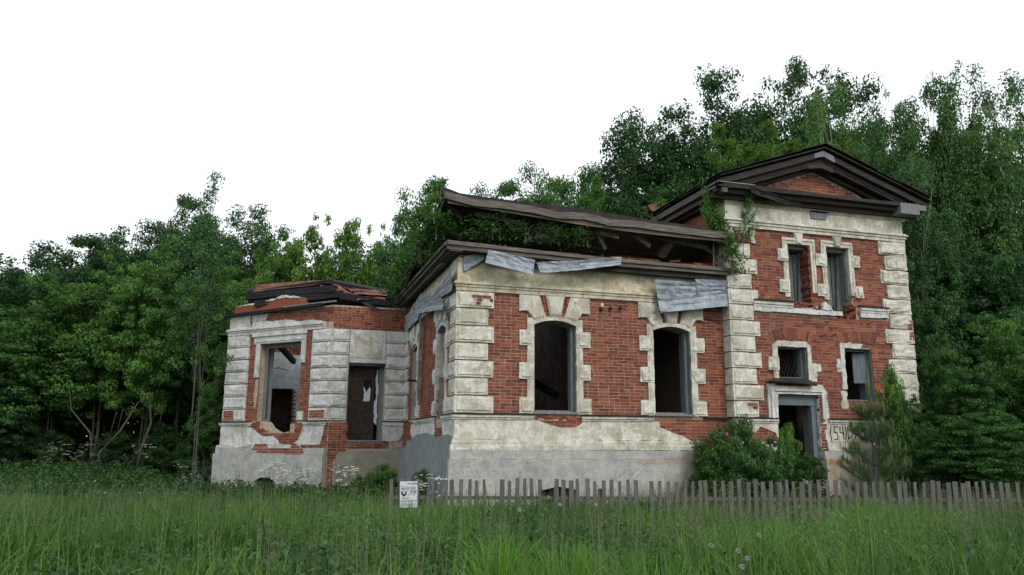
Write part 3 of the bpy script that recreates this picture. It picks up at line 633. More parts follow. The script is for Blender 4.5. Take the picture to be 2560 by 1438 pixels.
# lower window two
q = MB(); q.prism(TOW, rough([(10.36, 4.2), (10.36, 4.33), (11.1, 4.33), (11.0, 4.2)], .01, .08, 8), -.1, .05); q.prism(TOW, rough([(10.36, 3.1), (10.5, 3.1), (10.5, 4.2), (10.36, 4.2)], .01, .08, 10), -.1, .045)
q.prism(TOW, rough(rect(10.24, 10.36, 3.55, 3.9), .015, .06, 13), -.02, .03); P('window_architrave', q, 'plaster_w')
P('render_scar', MB().prism(TOW, rough(rect(10.3, 10.5, 2.6, 3.05), .02, .08, 14), -.02, .018), 'plaster')
frame_box(TOW, 10.5, 11.4, 2.8, 4.2, d=-.16, w=.06, mat='wood_blue'); B1('reveal_plaster', 'wood_blue', TOW, 11.38, 11.41, 2.8, 4.18, -.55, -.02)
P('shutter', MB().hexa([TOW.p(11.0, 3.3, -.3), TOW.p(11.36, 3.3, -.2), TOW.p(11.36, 3.3, -.18), TOW.p(11.0, 3.3, -.28), TOW.p(11.0, 4.1, -.3), TOW.p(11.36, 4.1, -.2), TOW.p(11.36, 4.1, -.18), TOW.p(11.0, 4.1, -.28)]), 'wood_blue')
# door of the tower: moulded stone surround, tin hood, blue timber frame
q = MB(); q.box(TOW, 8.04, 8.28, 2.3, 3.2, -.05, .07); q.box(TOW, 8.10, 8.20, 2.3, 3.1, .06, .12); q.box(TOW, 8.22, 8.30, 2.3, 2.95, -.1, .095)
q.box(TOW, 8.04, 9.72, 2.94, 3.14, -.06, .074); q.box(TOW, 8.10, 9.66, 3.0, 3.10, .06, .14); q.box(TOW, 8.22, 9.62, 2.93, 2.985, -.1, .10)
q.prism(TOW, rough([(9.56, .95), (9.8, .95), (9.86, 2.3), (9.82, 3.0), (9.7, 3.2), (9.55, 3.2)], .006, .15, 3), -.05, .06); q.box(TOW, 9.62, 9.74, 2.3, 3.05, .05, .12)
erode(P('door_surround', q, 'plaster_w'), .004, 3)
P('door_hood', MB().hexa([TOW.p(8.02, 3.22, .0), TOW.p(9.4, 3.22, 0), TOW.p(9.36, 3.16, .30), TOW.p(8.0, 3.22, .30), TOW.p(8.35, 3.36, .0), TOW.p(9.28, 3.36, 0), TOW.p(9.36, 3.19, .31), TOW.p(8.0, 3.25, .31)]), 'tin_dark')
f = empty('door_frame'); f.parent = house
B1('frame_head', 'wood_blue', TOW, 8.3, 9.56, 2.72, 2.93, -.2, -.06, f); B1('frame_head', 'wood_blue', TOW, 8.3, 9.5, 2.66, 2.715, -.24, -.03, f)
B1('frame_post', 'wood_blue', TOW, 9.40, 9.56, .8, 2.719, -.22, -.06, f); B1('frame_post', 'wood_v', TOW, 9.5, 9.557, .8, 2.7, -.56, -.24, f); B1('frame_post', 'wood_blue', TOW, 8.3, 8.36, .8, 2.7, -.2, -.08, f)
q = MB()
for k in range(26):
    z = .95+k*CO
    q.box(TOW, 9.575-RNG.uniform(0, .02), 9.70+RNG.uniform(-.05, .05), z, z+.062, 0, .065+RNG.uniform(0, .02), RNG.random()+.01)
P('broken_jamb', q, 'brick')

# ---- plinths
def core_poly(s0, s1, notch):
    p = [(s0, -.2), (s1, -.2), (s1, 2.24)]
    for a, b, z in sorted(notch, reverse=True): p += [(b, 2.24), (b, z), (a, z), (a, 2.24)]
    return p+[(s0, 2.24)]
def plinth(fr, s0, s1, mat_base, mats=('plaster', 'plaster'), e=0, panel=None, ledge=None, base_hole=(), top=None, seed=0, band=True, notch=(), cut=None):
    e0, e1 = (1 if e & 1 else 0), (1 if e & 2 else 0)
    P('plinth_core', MB().prism(fr, core_poly(s0, s1, notch), 0, .05), 'mortar')
    for poly in (panel or [rect(s0-.07*e0, s1+.07*e1, 1.74, 2.19)]): P('plinth_panel', MB().prism(fr, rough(poly, .007, .12, seed), .0, .075), mats[0])
    for a, b in (ledge or [(s0, s1)]):
        q = MB(); x0 = a-(.12*e0 if a == s0 else 0); x1 = b+(.12*e1 if b == s1 else 0)
        q.box(fr, x0, x1, 2.19, 2.235, 0, .10); q.box(fr, x0, x1, 2.237, 2.30, 0, .13); erode(P('ledge', q, mats[1]), .003, seed)
        P('flashing', MB().hexa([fr.p(x0, 2.302, 0), fr.p(x1, 2.302, 0), fr.p(x1, 2.302, .16), fr.p(x0, 2.302, .16), fr.p(x0, 2.345, .0), fr.p(x1, 2.345, .0), fr.p(x1, 2.315, .165), fr.p(x0, 2.315, .165)]), 'tin_dark')
    if band:
        q = MB(); t1 = s1 if top is None else top
        for z0, z1, d in ((1.68, 1.738, .10), (1.60, 1.678, .12), (1.50, 1.598, .145)):
            for a, b in ([(s0-d*e0, t1+d*e1)] if not cut else [(s0-d*e0, cut[0]), (cut[1]+.15, t1+d*e1)]): q.box(fr, a, b, z0, z1, 0, d)
        erode(P('plinth_moulding', q, mats[1]), .003, seed+5)
    for a, b in ([(s0-.155*e0, s1+.155*e1)] if not cut else [(s0-.155*e0, cut[0]), (cut[1], s1+.155*e1)]):
        P('plinth_band', MB().prism(fr, rough(rect(a, b, 1.30, 1.499), .004, .2, seed+9), 0, .155), mat_base)
    o_ = [(s0-.20*e0, -.3), (s1+.20*e1, -.3), (s1+.20*e1, 1.298)]+([(cut[1], 1.298), (cut[1], .8), (cut[0], .8), (cut[0], 1.298)] if cut else [])+[(s0-.20*e0, 1.298)]
    P('plinth_base', MB().prism(fr, o_, 0, .20, list(base_hole)), mat_base)
plinth(FRONT, 0, 7.1, 'plinth', e=1, seed=1,
       panel=[[(-.07, 1.74), (5.95, 1.74), (5.75, 1.84), (5.4, 1.95), (5.12, 2.05), (5.1, 2.19), (3.1, 2.19), (3.0, 2.08), (2.8, 2.02), (2.5, 2.02), (2.25, 2.08), (1.95, 2.18), (1.9, 2.19), (-.07, 2.19)]],
       ledge=[(0, 1.85), (3.05, 4.95)], base_hole=[[(2.0, .3), (2.85, .3), (2.85, .60), (2.4, .68), (2.0, .60)]], top=6.2)
B1('vent_dark_plate', 'hole', FRONT, 2.0, 2.85, .28, .8, .05, .058)  # black plate painted in for the unlit depth of the vent
B1('flashing', 'tin_dark', FRONT, 6.35, 7.08, 2.3, 2.33, 0, .16)
q = MB()
for i in range(22):
    s = RNG.uniform(1.9, 3.05); z = 2.30-RNG.random()*.06; q.box(FRONT, s, s+RNG.uniform(.08, .2), z-.05, z, 0, RNG.uniform(.04, .09), RNG.random()+.01)
tag(P('brick_rubble', q, 'brick'), kind='stuff')
plinth(SIDE, 0, 7.2, 'plinth_b', ('plaster_w', 'plaster_w'), seed=2, panel=[[(.0, 1.7), (.95, 1.6), (1.15, 1.9), (1.2, 2.19), (.0, 2.19)], [(2.2, 2.19), (2.1, 1.9), (2.4, 1.75), (5.2, 1.75), (5.7, 1.95), (5.6, 2.19)]],
       ledge=[(.0, 1.1), (2.25, 4.95)], band=False)
P('plinth_band', MB().prism(SIDE, rough([(.0, 1.3), (7.2, 1.3), (6.8, 1.48), (6.2, 1.62), (5.3, 1.80), (4.2, 1.90), (3.0, 1.92), (2.3, 1.86), (1.9, 1.78), (1.2, 1.82), (.5, 1.86), (.0, 1.80)], .01, .15, 3), 0, .10), 'plinth_b')
plinth(TOW, 7.1, 12.75, 'plinth', e=2, seed=4, panel=[[(7.1, 1.9), (7.6, 1.95), (7.75, 2.1), (8.2, 1.95), (8.28, 1.74), (8.28, 2.19), (7.1, 2.19)], rect(9.78, 12.8, 1.74, 2.19)], ledge=[(7.1, 8.28), (9.8, 12.75)], notch=[(8.3, 9.56, .8)], cut=(8.3, 9.56))

plinth(BAY, 0, 4.46, 'plinth', ('plaster_w', 'plaster_w'), e=2, seed=6,
       panel=[[(.25, 1.6), (1.35, 1.6), (1.15, 1.72), (1.0, 1.95), (.95, 2.19), (.1, 2.19), (.15, 1.9)], [(2.3, 1.6), (4.53, 1.6), (4.53, 2.19), (3.35, 2.19), (3.1, 2.1), (2.85, 1.95), (2.6, 1.85), (2.2, 1.86), (2.0, 1.75), (1.9, 1.62)]],
       ledge=[(.05, .95), (3.2, 4.46)], notch=[(1.5, 2.7, 1.97)], base_hole=[[(1.85, .0), (2.75, .0), (2.75, .45), (2.5, .58), (2.1, .58), (1.85, .45)]], band=False)
q = MB()
for z0, z1, d in ((1.56, 1.60, .09), (1.46, 1.559, .14)): q.prism(BAY, rough(rect(1.0, 4.46+d, z0, z1), .006, .12, int(z0*100)), 0, d)
erode(P('plinth_moulding', q, 'plaster_w'), .003, 9)
patch(BAY, [(.75, 1.40), (1.1, 1.62), (1.3, 1.62), (1.35, 1.45), (2.9, 1.46), (3.1, 1.4), (2.7, 1.36), (2.2, 1.32), (1.6, 1.30), (1.2, 1.18), (1.0, 1.22)], .158, 8)
patch(BAY, [(2.25, 1.47), (2.95, 1.47), (2.85, 1.62), (2.6, 1.58), (2.4, 1.6)], .142, 9)
B1('vent_dark_plate', 'hole', BAY, 1.85, 2.75, -.1, .6, .05, .058)  # black plate again stands for the unlit inside of this vent
q = MB()
for i in range(60):
    s = RNG.uniform(1.15, 3.0); e_ = abs(s-1.95)/1.0; z = 1.88+e_*e_*.38+RNG.uniform(-.06, .03); q.box(BAY, s, s+RNG.uniform(.08, .22), z-.055, z, -.4, RNG.uniform(.0, .07), RNG.random()+.01)
tag(P('brick_rubble', q, 'brick'), kind='stuff')
# door wall: bare brick strip left, tan render right
P('plinth_core', MB().prism(DOORW, core_poly(-2.36, 0, [(-1.8, -.7, 1.68)]), 0, .05), 'mortar')
P('plinth_base', MB().prism(DOORW, rough([(-2.14, -.2), (.0, -.2), (.0, 1.62), (-.35, 1.5), (-.6, 1.42), (-1.5, 1.44), (-2.0, 1.38), (-2.1, 1.2)], .01, .12, 20), 0, .12), 'plinth_t')
P('plinth_base', MB().prism(DOORW, rect(-2.16, 0, -.2, 1.15), .1, .16), 'plinth_t')
P('plinth_panel', MB().prism(DOORW, rough([(-.68, 1.72), (-.2, 1.72), (-.02, 2.0), (-.0, 2.19), (-.72, 2.19)], .012, .1, 21), 0, .09), 'plaster_w')
q = MB(); q.box(DOORW, -.7, -.05, 2.19, 2.3, 0, .13); P('ledge', q, 'plaster_w'); B1('flashing', 'tin_dark', DOORW, -.72, 0, 2.302, 2.33, 0, .16)
B1('overdoor_panel', 'plaster_w', DOORW, -1.8, -.68, 4.12, 5.16, -.02, .03)
q = MB(); q.box(DOORW, -1.66, -.82, 4.28, 5.02, .02, .045); P('overdoor_panel', q, 'plaster')
# back part of the wing
P('plinth_base', MB().box(BACKW, .3, 4.6, -.3, 1.3, 0, .12), 'plinth')
P('plinth_panel', MB().box(BACKW, .3, 4.5, 1.3, 2.3, 0, .06), 'plaster')
P('eaves_remnant', MB().box(BACKW, 2.6, 4.6, 5.55, 5.63, -.3, .55).beam(BACKW.p(2.8, 5.3, .5), BACKW.p(4.4, 5.5, .1), .08, .06), 'wood_y')

BP = Fr((0, 14.0, 0), (1, 0, 0), (0, -1, 0)); b0_, b1_ = at(534, 1000, 14)[0], at(590, 1000, 14)[0]
P('back_wall', MB().box(BP, b0_, b1_, -.2, 5.0, -.5, 0), 'dark_in'); P('plinth_base', MB().box(BP, b0_-.2, b1_, -.3, 1.3, 0, .15), 'plinth')
for k in range(7):
    q = MB(); quoin_face(q, BP, b0_-.05, b1_, 1.75+k*QH, 1.75+(k+1)*QH, .06); erode(P('quoin', q, 'plinth_t'), .006, k+200)

# ---- the panelled door in the bay
dr = P('panelled_door', MB().box(DOORW, -1.76, -.95, 1.78, 4.04, -.34, -.28), 'door')
for s0, s1 in ((-1.66, -1.42), (-1.30, -1.06)):
    for z0, z1 in ((1.92, 2.5), (2.62, 2.8), (2.92, 3.62), (3.72, 3.95)):
        if s0 > -1.4 and z0 == 2.92:
            B1('pane_dark_plate', 'hole', DOORW, s0, s1, z0, z1, -.28, -.272, dr); P('hanging_sheet', MB().prism(DOORW, rough([(s0+.0, 2.95), (s1-.03, 2.95), (s1-.01, 3.3), (s1-.06, 3.5), (s0+.12, 3.2), (s0+.02, 3.42)], .012, .08, 3), -.27, -.262), 'paper', dr); continue  # black plate on the leaf stands for darkness behind the missing pane
        q = MB(); q.box(DOORW, s0, s1, z0, z1, -.28, -.262); q.box(DOORW, s0+.035, s1-.035, z0+.035, z1-.035, -.262, -.25); P('door_panel', q, 'door', dr)
f = empty('door_frame'); f.parent = house
B1('frame_post', 'door', DOORW, -1.8, -1.76, 1.7, 4.1, -.4, -.15, f); B1('frame_post', 'wood_v', DOORW, -.82, -.7, 1.7, 4.04, -.42, -.2, f); B1('frame_head', 'wood_dark', DOORW, -1.8, -.64, 4.02, 4.12, -.4, .05, f)
B1('threshold', 'wood_v', DOORW, -1.78, -.7, 1.68, 1.75, -.4, .06, f)
P('torn_wallpaper', MB().prism(DOORW, rough([(-.94, 2.3), (-.84, 2.2), (-.84, 3.95), (-.9, 3.95), (-.9, 3.0), (-.97, 2.9)], .012, .1, 4), -.3, -.29), 'paper', f)
P('dark_backing', MB().wbox(-2.2, -.1, 8.6, 8.7, 1.2, 4.6), 'dark_in')

# ---- timber cornice of the low block
def cz(s): return 6.26-.018*s-.035*math.sin(max(0, min(1, s/7.1))*math.pi)
SS = np.linspace(-.38, 7.16, 9)
def board(fr, fn0, fn1, d0, d1, ss, mat, name='cornice_board', seed=0):
    r = random.Random(seed); top = [(s, fn1(s)+r.uniform(-.008, .008)) for s in ss]; bot = [(s, fn0(s)+r.uniform(-.008, .008)) for s in ss]
    return P(name, MB().prism(fr, bot+top[::-1], d0, d1), mat)
board(FRONT, lambda s: cz(s)-.085, lambda s: cz(s), .36, .43, SS, 'wood_x', seed=1)
board(FRONT, lambda s: cz(s)-.185, lambda s: cz(s)-.088, .30, .38, SS, 'wood_x', seed=2)
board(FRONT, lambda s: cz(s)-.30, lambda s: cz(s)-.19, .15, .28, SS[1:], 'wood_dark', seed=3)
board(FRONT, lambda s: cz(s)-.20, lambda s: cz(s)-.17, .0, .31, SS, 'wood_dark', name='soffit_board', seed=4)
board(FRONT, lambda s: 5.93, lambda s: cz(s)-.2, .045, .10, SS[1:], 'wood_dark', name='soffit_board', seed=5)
board(FRONT, lambda s: cz(s)-.02, lambda s: cz(s)+.012, -.05, .40, SS, 'wood_x', name='cornice_top', seed=6)
SY = np.linspace(-.37, 7.6, 8)
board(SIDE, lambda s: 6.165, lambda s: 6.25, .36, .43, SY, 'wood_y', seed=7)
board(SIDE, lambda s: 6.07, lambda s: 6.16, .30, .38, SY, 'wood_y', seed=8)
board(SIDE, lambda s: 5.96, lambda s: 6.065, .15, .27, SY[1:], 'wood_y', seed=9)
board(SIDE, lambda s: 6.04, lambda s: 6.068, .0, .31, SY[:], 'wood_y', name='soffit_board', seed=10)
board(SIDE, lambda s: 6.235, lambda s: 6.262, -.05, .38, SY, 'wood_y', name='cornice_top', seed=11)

# loose sheet metal hanging from the eaves
def sheet(pts, mat='tin', th=.006, ribs=(.35, .7), bulge=.03, name='loose_sheet', nx=8):
    """pts: top-left, top-right, bottom-right, bottom-left in space"""
    a, b, c, d = [np.array(p, float) for p in pts]; nrm = np.cross(b-a, d-a); nrm /= np.linalg.norm(nrm)
    q = MB(); V = []; ny = 7; r = random.Random(int(a[0]*100))
    for j in range(ny+1):
        v = j/ny
        for i in range(nx+1):
            u = i/nx; p = (a*(1-u)+b*u)*(1-v)+(d*(1-u)+c*u)*v
            V.append(p+nrm*(bulge*math.sin(v*math.pi*1.0)*.8+.012*(1 if any(abs(v-k) < .08 for k in ribs) else 0)+r.gauss(0, .006)+(.05*r.random() if (j in (0, ny) and i in (0, nx)) else 0)))
    n = (nx+1)*(ny+1); q.add(V+[p-nrm*th for p in V], [(j*(nx+1)+i, j*(nx+1)+i+1, (j+1)*(nx+1)+i+1, (j+1)*(nx+1)+i) for j in range(ny) for i in range(nx)]+[(n+j*(nx+1)+i, n+(j+1)*(nx+1)+i, n+(j+1)*(nx+1)+i+1, n+j*(nx+1)+i+1) for j in range(ny) for i in range(nx)])
    return P(name, q, mat, recalc=False)
Yc = -.50
sheet([at(1222, 624, Yc), at(1338, 650, Yc), at(1333, 687, Yc-.05), at(1213, 657, Yc-.05)])
sheet([at(1342, 655, Yc), at(1455, 652, Yc), at(1452, 675, Yc-.04), at(1352, 684, Yc-.05)])
sheet([at(1449, 651, Yc-.02), at(1556, 641, Yc-.02), at(1553, 662, Yc-.05), at(1451, 675, Yc-.05)])
sheet([at(1160, 640, -.1), at(1222, 630, -.2), at(1213, 648, -.2), at(1158, 682, -.07)], bulge=0, ribs=())
sheet([at(1638, 699, -.30), at(1740, 706, -.30), at(1746, 742, -.24), at(1645, 752, -.24)], mat='tin', ribs=(.3, .75), bulge=.01)
sheet([at(1738, 697, -.31), at(1830, 702, -.31), at(1834, 727, -.27), at(1745, 738, -.27)], ribs=(.8,), bulge=.01)
sheet([at(1645, 751, -.27), at(1834, 727, -.30), at(1835, 764, -.36), at(1651, 782, -.36)], ribs=(.2, .65), bulge=.02)
Xc = -.16
sheet([atx(1082, 742, Xc), atx(1129, 672, Xc), atx(1133, 726, Xc), atx(1046, 776, Xc)], ribs=(.2, .4, .8), nx=10)
sheet([atx(1040, 765, Xc-.08), atx(1103, 744, Xc-.1), atx(1109, 773, Xc-.14), atx(1042, 784, Xc-.14)], ribs=(.5,))
sheet([atx(1052, 733, Xc), atx(1082, 741, Xc), atx(1046, 778, Xc), atx(1022, 782, Xc)], ribs=(.4, .8), bulge=.0)
sheet([atx(1013, 790, Xc), atx(1050, 765, Xc), atx(1045, 800, Xc), atx(1012, 832, Xc)], ribs=(.3, .6), bulge=.0)
P('leaning_plank', MB().beam(atx(1052, 783, -.14), atx(1044, 1000, -.12), .12, .04, up=(1, 0, 0)), 'wood_v')
P('iron_hook', MB().beam(SIDE.p(4.9, 3.42, .0), SIDE.p(4.7, 3.42, .35), .10, .05), 'rustbar')

# ---- the raised hip roof over the low block: eaves beam, boards on rafters, open attic below
RY = -.42; YT = 3.9; RISE = .235
ra = at(1108, 487, RY); rb = at(1836, 588, RY); rb = ra+(rb-ra)*((7.18-ra[0])/(rb[0]-ra[0]))
def slope(X, y, off=0.):
    """point of the front slope: X along, y distance back from the eave"""
    t = (X-ra[0])/(rb[0]-ra[0]); z = ra[2]+(rb[2]-ra[2])*t-.05*math.sin(math.pi*max(0, min(1, t)))*(1-y/4.3)
    return np.array([X, RY+y, z+RISE*y+off])
def strip(pts_lo, pts_hi, th=.03):
    V = []
    for p, q_ in zip(pts_lo, pts_hi): V += [p, q_, q_+np.array([0, 0, th]), p+np.array([0, 0, th])]
    fs = [(0, 1, 2, 3), tuple(len(V)-4+k for k in range(4))]
    for k in range(len(pts_lo)-1): fs += [(k*4+j, k*4+(j+1) % 4, k*4+4+(j+1) % 4, k*4+4+j) for j in range(4)]
    return MB().add(V, fs)
def drop(x, Y): return -1.0*min(1, max(0, (Y+.42)/5.6))*max(0, 1-(x-ra[0])/4.4)
for i in range(17):
    y0, y1 = i*.253+.006, (i+1)*.253-.006; r = RNG.uniform(-.012, .012); x0 = ra[0]+y0; xs = np.linspace(x0, 7.1 if i else 7.16, 6)
    P('roof_board', strip([slope(x, y0, r) for x in xs], [slope(x+(.24 if k == 0 else 0), y1, r+RNG.uniform(-.01, .01)) for k, x in enumerate(xs)]), 'wood_dark')
    z0 = ra[2]+RISE*y0; z1 = ra[2]+RISE*y1; ys = np.linspace(RY+y0, 8.0-y0*.9, 4)
    P('roof_board', strip([np.array([ra[0]+y0, y, z0+drop(ra[0]+y0, y)]) for k, y in enumerate(ys)], [np.array([ra[0]+y1, y, z1+drop(ra[0]+y1, y)]) for k, y in enumerate(ys)]), 'wood_dark')
for X in (.6, 1.6, 2.6, 3.6, 4.6, 5.6, 6.6):
    P('rafter', MB().beam(slope(X, .05, -.07), slope(X, 4.2, -.07), .09, .12), 'wood_dark')
for Y in (.8, 1.9, 3.0, 4.1, 5.2, 6.3): P('rafter', MB().beam((ra[0]+.05, Y, ra[2]-.07+drop(ra[0], Y)), (ra[0]+min(3.6, Y+.4), Y, ra[2]+RISE*min(3.6, Y+.4)-.07+drop(ra[0]+min(3.6, Y+.4), Y)), .09, .12), 'wood_dark')
P('roof_slope', MB().hexa([(4.0, 8.0, 6.3), (7.1, 8.0, 6.4), (7.1, 3.7, 7.9), (3.8, 3.7, 8.15), (4.0, 8.0, 6.35), (7.1, 8.0, 6.45), (7.1, 3.7, 7.95), (3.8, 3.7, 8.2)]), 'felt')
def eline(X, dz=0., dy=0.): p = slope(X, 0); return p+np.array([0, dy, dz-.05*math.sin(X*1.7+1)**2-.03*math.sin(X*4.1)])
q = strip([eline(x, -.15+.012*math.sin(x*5), -.17) for x in np.linspace(ra[0], 7.18, 12)], [eline(x, -.15+.01*math.sin(x*7), -.08) for x in np.linspace(ra[0], 7.18, 12)], .17); P('eaves_beam', q, 'wood_x')
P('eaves_board', strip([eline(x, -.24, -.075) for x in np.linspace(ra[0]+.1, 7.0, 6)], [eline(x, -.24, -.03) for x in np.linspace(ra[0]+.1, 7.0, 6)], .12), 'wood_attic')
P('eaves_beam', MB().beam((ra[0]+.05, RY, ra[2]-.12), (ra[0]+.05, 5.2, ra[2]-1.12), .06, .12), 'wood_dark')
for i in range(11):
    u0, u1 = i/11, (i+1)/11-.02; f_ = lambda X, u: np.array([X, .05+2.5*u, (ra[2]-.02)*(1-u)+6.35*u-.035*(X-ra[0])*(1-u)])
    P('attic_board', strip([f_(x, u0)+np.array([0, 0, RNG.uniform(-.02, .02)]) for x in np.linspace(ra[0]+.3, 7.05, 5)], [f_(x, u1) for x in np.linspace(ra[0]+.3, 7.05, 5)], .03), 'wood_attic')
P('attic_post', MB().beam((.25, .3, 6.2), (.25, .3, 7.2), .14, .14).wbox(.18, .32, 6.9, 7.1, 6.1, 7.3), 'wood_dark')
for i, (x0, z0, x1, z1) in enumerate([(.3, -.22, 1.5, -.36), (1.9, -.2, 2.6, -.55), (2.8, -.24, 4.1, -.30), (4.3, -.2, 4.9, -.48), (5.0, -.2, 6.6, -.33), (6.2, -.22, 6.9, -.5), (.9, -.18, 1.3, -.62), (3.4, -.2, 3.7, -.66)]):
    P('broken_board', MB().beam(eline(x0, z0, .10+.06*(i % 3)), eline(x1, z1, .16+.07*(i % 3)), .025, .12), ('wood_gable', 'wood_dark', 'wood_attic')[i % 3] if i != 5 else 'wood_dark')
top = [(1102, 466), (1122, 472), (1150, 483), (1190, 489), (1240, 497), (1330, 506), (1450, 521), (1600, 546), (1720, 563), (1842, 586)]
lo, hi = [], []
for x, y in top: p = at(x, y, RY-.06); e = slope(max(p[0], ra[0]-.05), 0); lo.append(np.array([p[0], RY-.06, e[2]-.03])); hi.append(p)
V = []
for p, q_ in zip(lo, hi): V += [p, q_, q_+np.array([0, .07, .01]), p+np.array([0, .07, 0])]
fs = [(0, 1, 2, 3), tuple(len(V)-4+k for k in range(4))]
for k in range(len(lo)-1): fs += [(k*4+j, k*4+(j+1) % 4, k*4+4+(j+1) % 4, k*4+4+j) for j in range(4)]
P('roof_felt', MB().add(V, fs), 'felt')
for i in range(5):
    y0, y1 = i*.86, min(4.3, (i+1)*.86+.03)
    P('roof_sheet', strip([slope(x, y0, .035) for x in (ra[0]+y0, 3, 7.1)], [slope(x+(.84 if x < 1 and k == 0 else 0), y1, .035) for k, x in enumerate((ra[0]+y0, 3+.01*i, 7.1))], .015), 'felt')
P('hip_strut', MB().beam(at(1118, 505, -.3), at(1190, 600, .5), .15, .2), 'wood_dark')
P('hip_strut', MB().beam(at(1692, 582, -.25), at(1652, 640, .35), .2, .16), 'wood_x')
P('hip_strut', MB().beam(atx(1075, 575, -.35), atx(1032, 672, -.1), .08, .08), 'wood_y')
P('tie_beam', MB().beam((.2, 1.2, 6.5), (7.0, 1.3, 6.35), .18, .2), 'wood_dark'); P('tie_beam', MB().beam((.2, 2.4, 6.9), (7.0, 2.5, 6.6), .16, .16), 'wood_dark')
q = MB()
for i in range(90):
    s = RNG.uniform(-.2, 7.0); d = -RNG.uniform(0, .5); z = 6.20+RNG.random()**2*.13; L = RNG.uniform(.08, .26); a = RNG.uniform(-.6, .6)
    q.beam(FRONT.p(s-L/2*math.cos(a), z, d-L/2*math.sin(a)), FRONT.p(s+L/2*math.cos(a), z+RNG.uniform(-.02, .03), d+L/2*math.sin(a)), .12, .055, RNG.random()+.01)
tag(P('brick_rubble', q, 'brick_dark'), kind='stuff')
P('attic_rubble', MB().wbox(.1, 7.0, .05, .5, 6.15, 6.24), 'rubble')

# ---- tower gable, cornices and roof
SL = .345
def rake(dz0, dz1, d0, d1, mat, name='raking_board', s_out=3.30, lift=0, seed=0):
    for sg in (-1, 1):
        r = random.Random(seed+sg); n = 6; top = []; bot = []
        for i in range(n+1):
            x = s_out*i/n; w = r.uniform(-.008, .008); top.append((9.93+sg*x, 9.55-SL*x+dz1+w)); bot.append((9.93+sg*x, 9.55-SL*x+dz0+w))
        P(name, MB().prism(TOW, bot+top[::-1], d0, d1), mat)
rake(-.19, -.03, .36, .50, 'wood_gable', seed=1); rake(-.37, -.195, .22, .36, 'wood_gable', s_out=3.1, seed=2); rake(-.47, -.375, .05, .14, 'wood_dark', s_out=2.8, seed=3)
rake(-.06, -.018, -.3, .47, 'wood_dark', seed=4); rake(-.30, -.20, .02, .38, 'wood_dark', name='soffit_board', s_out=3.0, seed=5)
P('gable_apex_cover', MB().prism(TOW, [(9.6, 9.28), (9.65, 9.42), (9.93, 9.53), (10.25, 9.41), (10.29, 9.22), (10.12, 9.28), (9.93, 9.36)], .36, .515), 'wood_v')
P('gable_apex_cover', MB().prism(TOW, [(9.5, 9.02), (9.52, 9.2), (9.93, 9.3), (10.3, 9.15), (10.32, 8.98), (9.93, 9.08)], .06, .375), 'tin_dark')
SH = np.linspace(6.62, 13.22, 8)
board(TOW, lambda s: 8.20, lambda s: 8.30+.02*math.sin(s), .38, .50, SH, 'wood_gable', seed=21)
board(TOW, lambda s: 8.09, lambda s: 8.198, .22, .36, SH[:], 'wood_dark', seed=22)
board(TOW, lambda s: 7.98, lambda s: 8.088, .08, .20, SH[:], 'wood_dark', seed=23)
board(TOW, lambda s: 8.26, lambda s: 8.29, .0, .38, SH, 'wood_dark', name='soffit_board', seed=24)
P('tin_cap', MB().box(TOW, 6.6, 7.7, 8.31, 8.325, .1, .52), 'tin'); sheet([TOW.p(7.35, 8.33, .2), TOW.p(7.75, 8.38, .2), TOW.p(7.78, 8.33, .52), TOW.p(7.3, 8.34, .52)], ribs=(), bulge=.02)
sheet([TOW.p(7.55, 8.27, .52), TOW.p(9.05, 7.94, .56), TOW.p(8.92, 7.83, .50), TOW.p(7.6, 8.10, .50)], mat='tin_dark', ribs=(.3, .7), bulge=.03)
P('tin_wrap', MB().box(TOW, 12.35, 13.0, 7.985, 8.29, .2, .515), 'tin').data.materials[0] = M['wood_v']
P('tin_wrap', MB().box(TOW, 13.0, 13.24, 8.12, 8.28, .25, .51), 'wood_v')
P('loose_board', MB().prism(TOW, [(9.72, 7.72), (10.2, 7.72), (10.3, 7.95), (9.7, 7.95)], .045, .07), 'wood_v')
SYT = np.linspace(-.78, 6.2, 7)
for fr, sg in ((TSIDE, 0), (TRIGHT, 1)):
    board(fr, lambda s: 8.20, lambda s: 8.36, .36, .48, SYT, 'wood_y', seed=31+sg); board(fr, lambda s: 8.06, lambda s: 8.198, .20, .36, SYT[1:] if sg else SYT, 'wood_y', seed=33+sg)
    board(fr, lambda s: 7.98, lambda s: 8.06, .02, .20, SYT[1:], 'wood_dark', seed=35+sg); board(fr, lambda s: 8.18, lambda s: 8.2, .0, .37, SYT, 'wood_dark', name='soffit_board', seed=37+sg)
for sg in (-1, 1):                                                   # roof boards with ragged ends
    for i in range(14):
        y0 = -.90+i*.52; r = RNG.uniform(-.05, .12); e = 3.33+r*.6+(.0 if sg < 0 else RNG.uniform(-.05, .08)); q = MB(); up = RNG.uniform(0, .02)
        za, zb = 9.57+up, 9.57-SL*e+up; xa, xb = 9.93, 9.93+sg*e
        q.hexa([(xa, y0, za), (xa, y0+.5, za), (xb, y0+.5, zb), (xb, y0, zb), (xa, y0, za+.03), (xa, y0+.5, za+.03), (xb, y0+.5, zb+.03), (xb, y0, zb+.03)])
        P('roof_board', q, 'wood_dark')
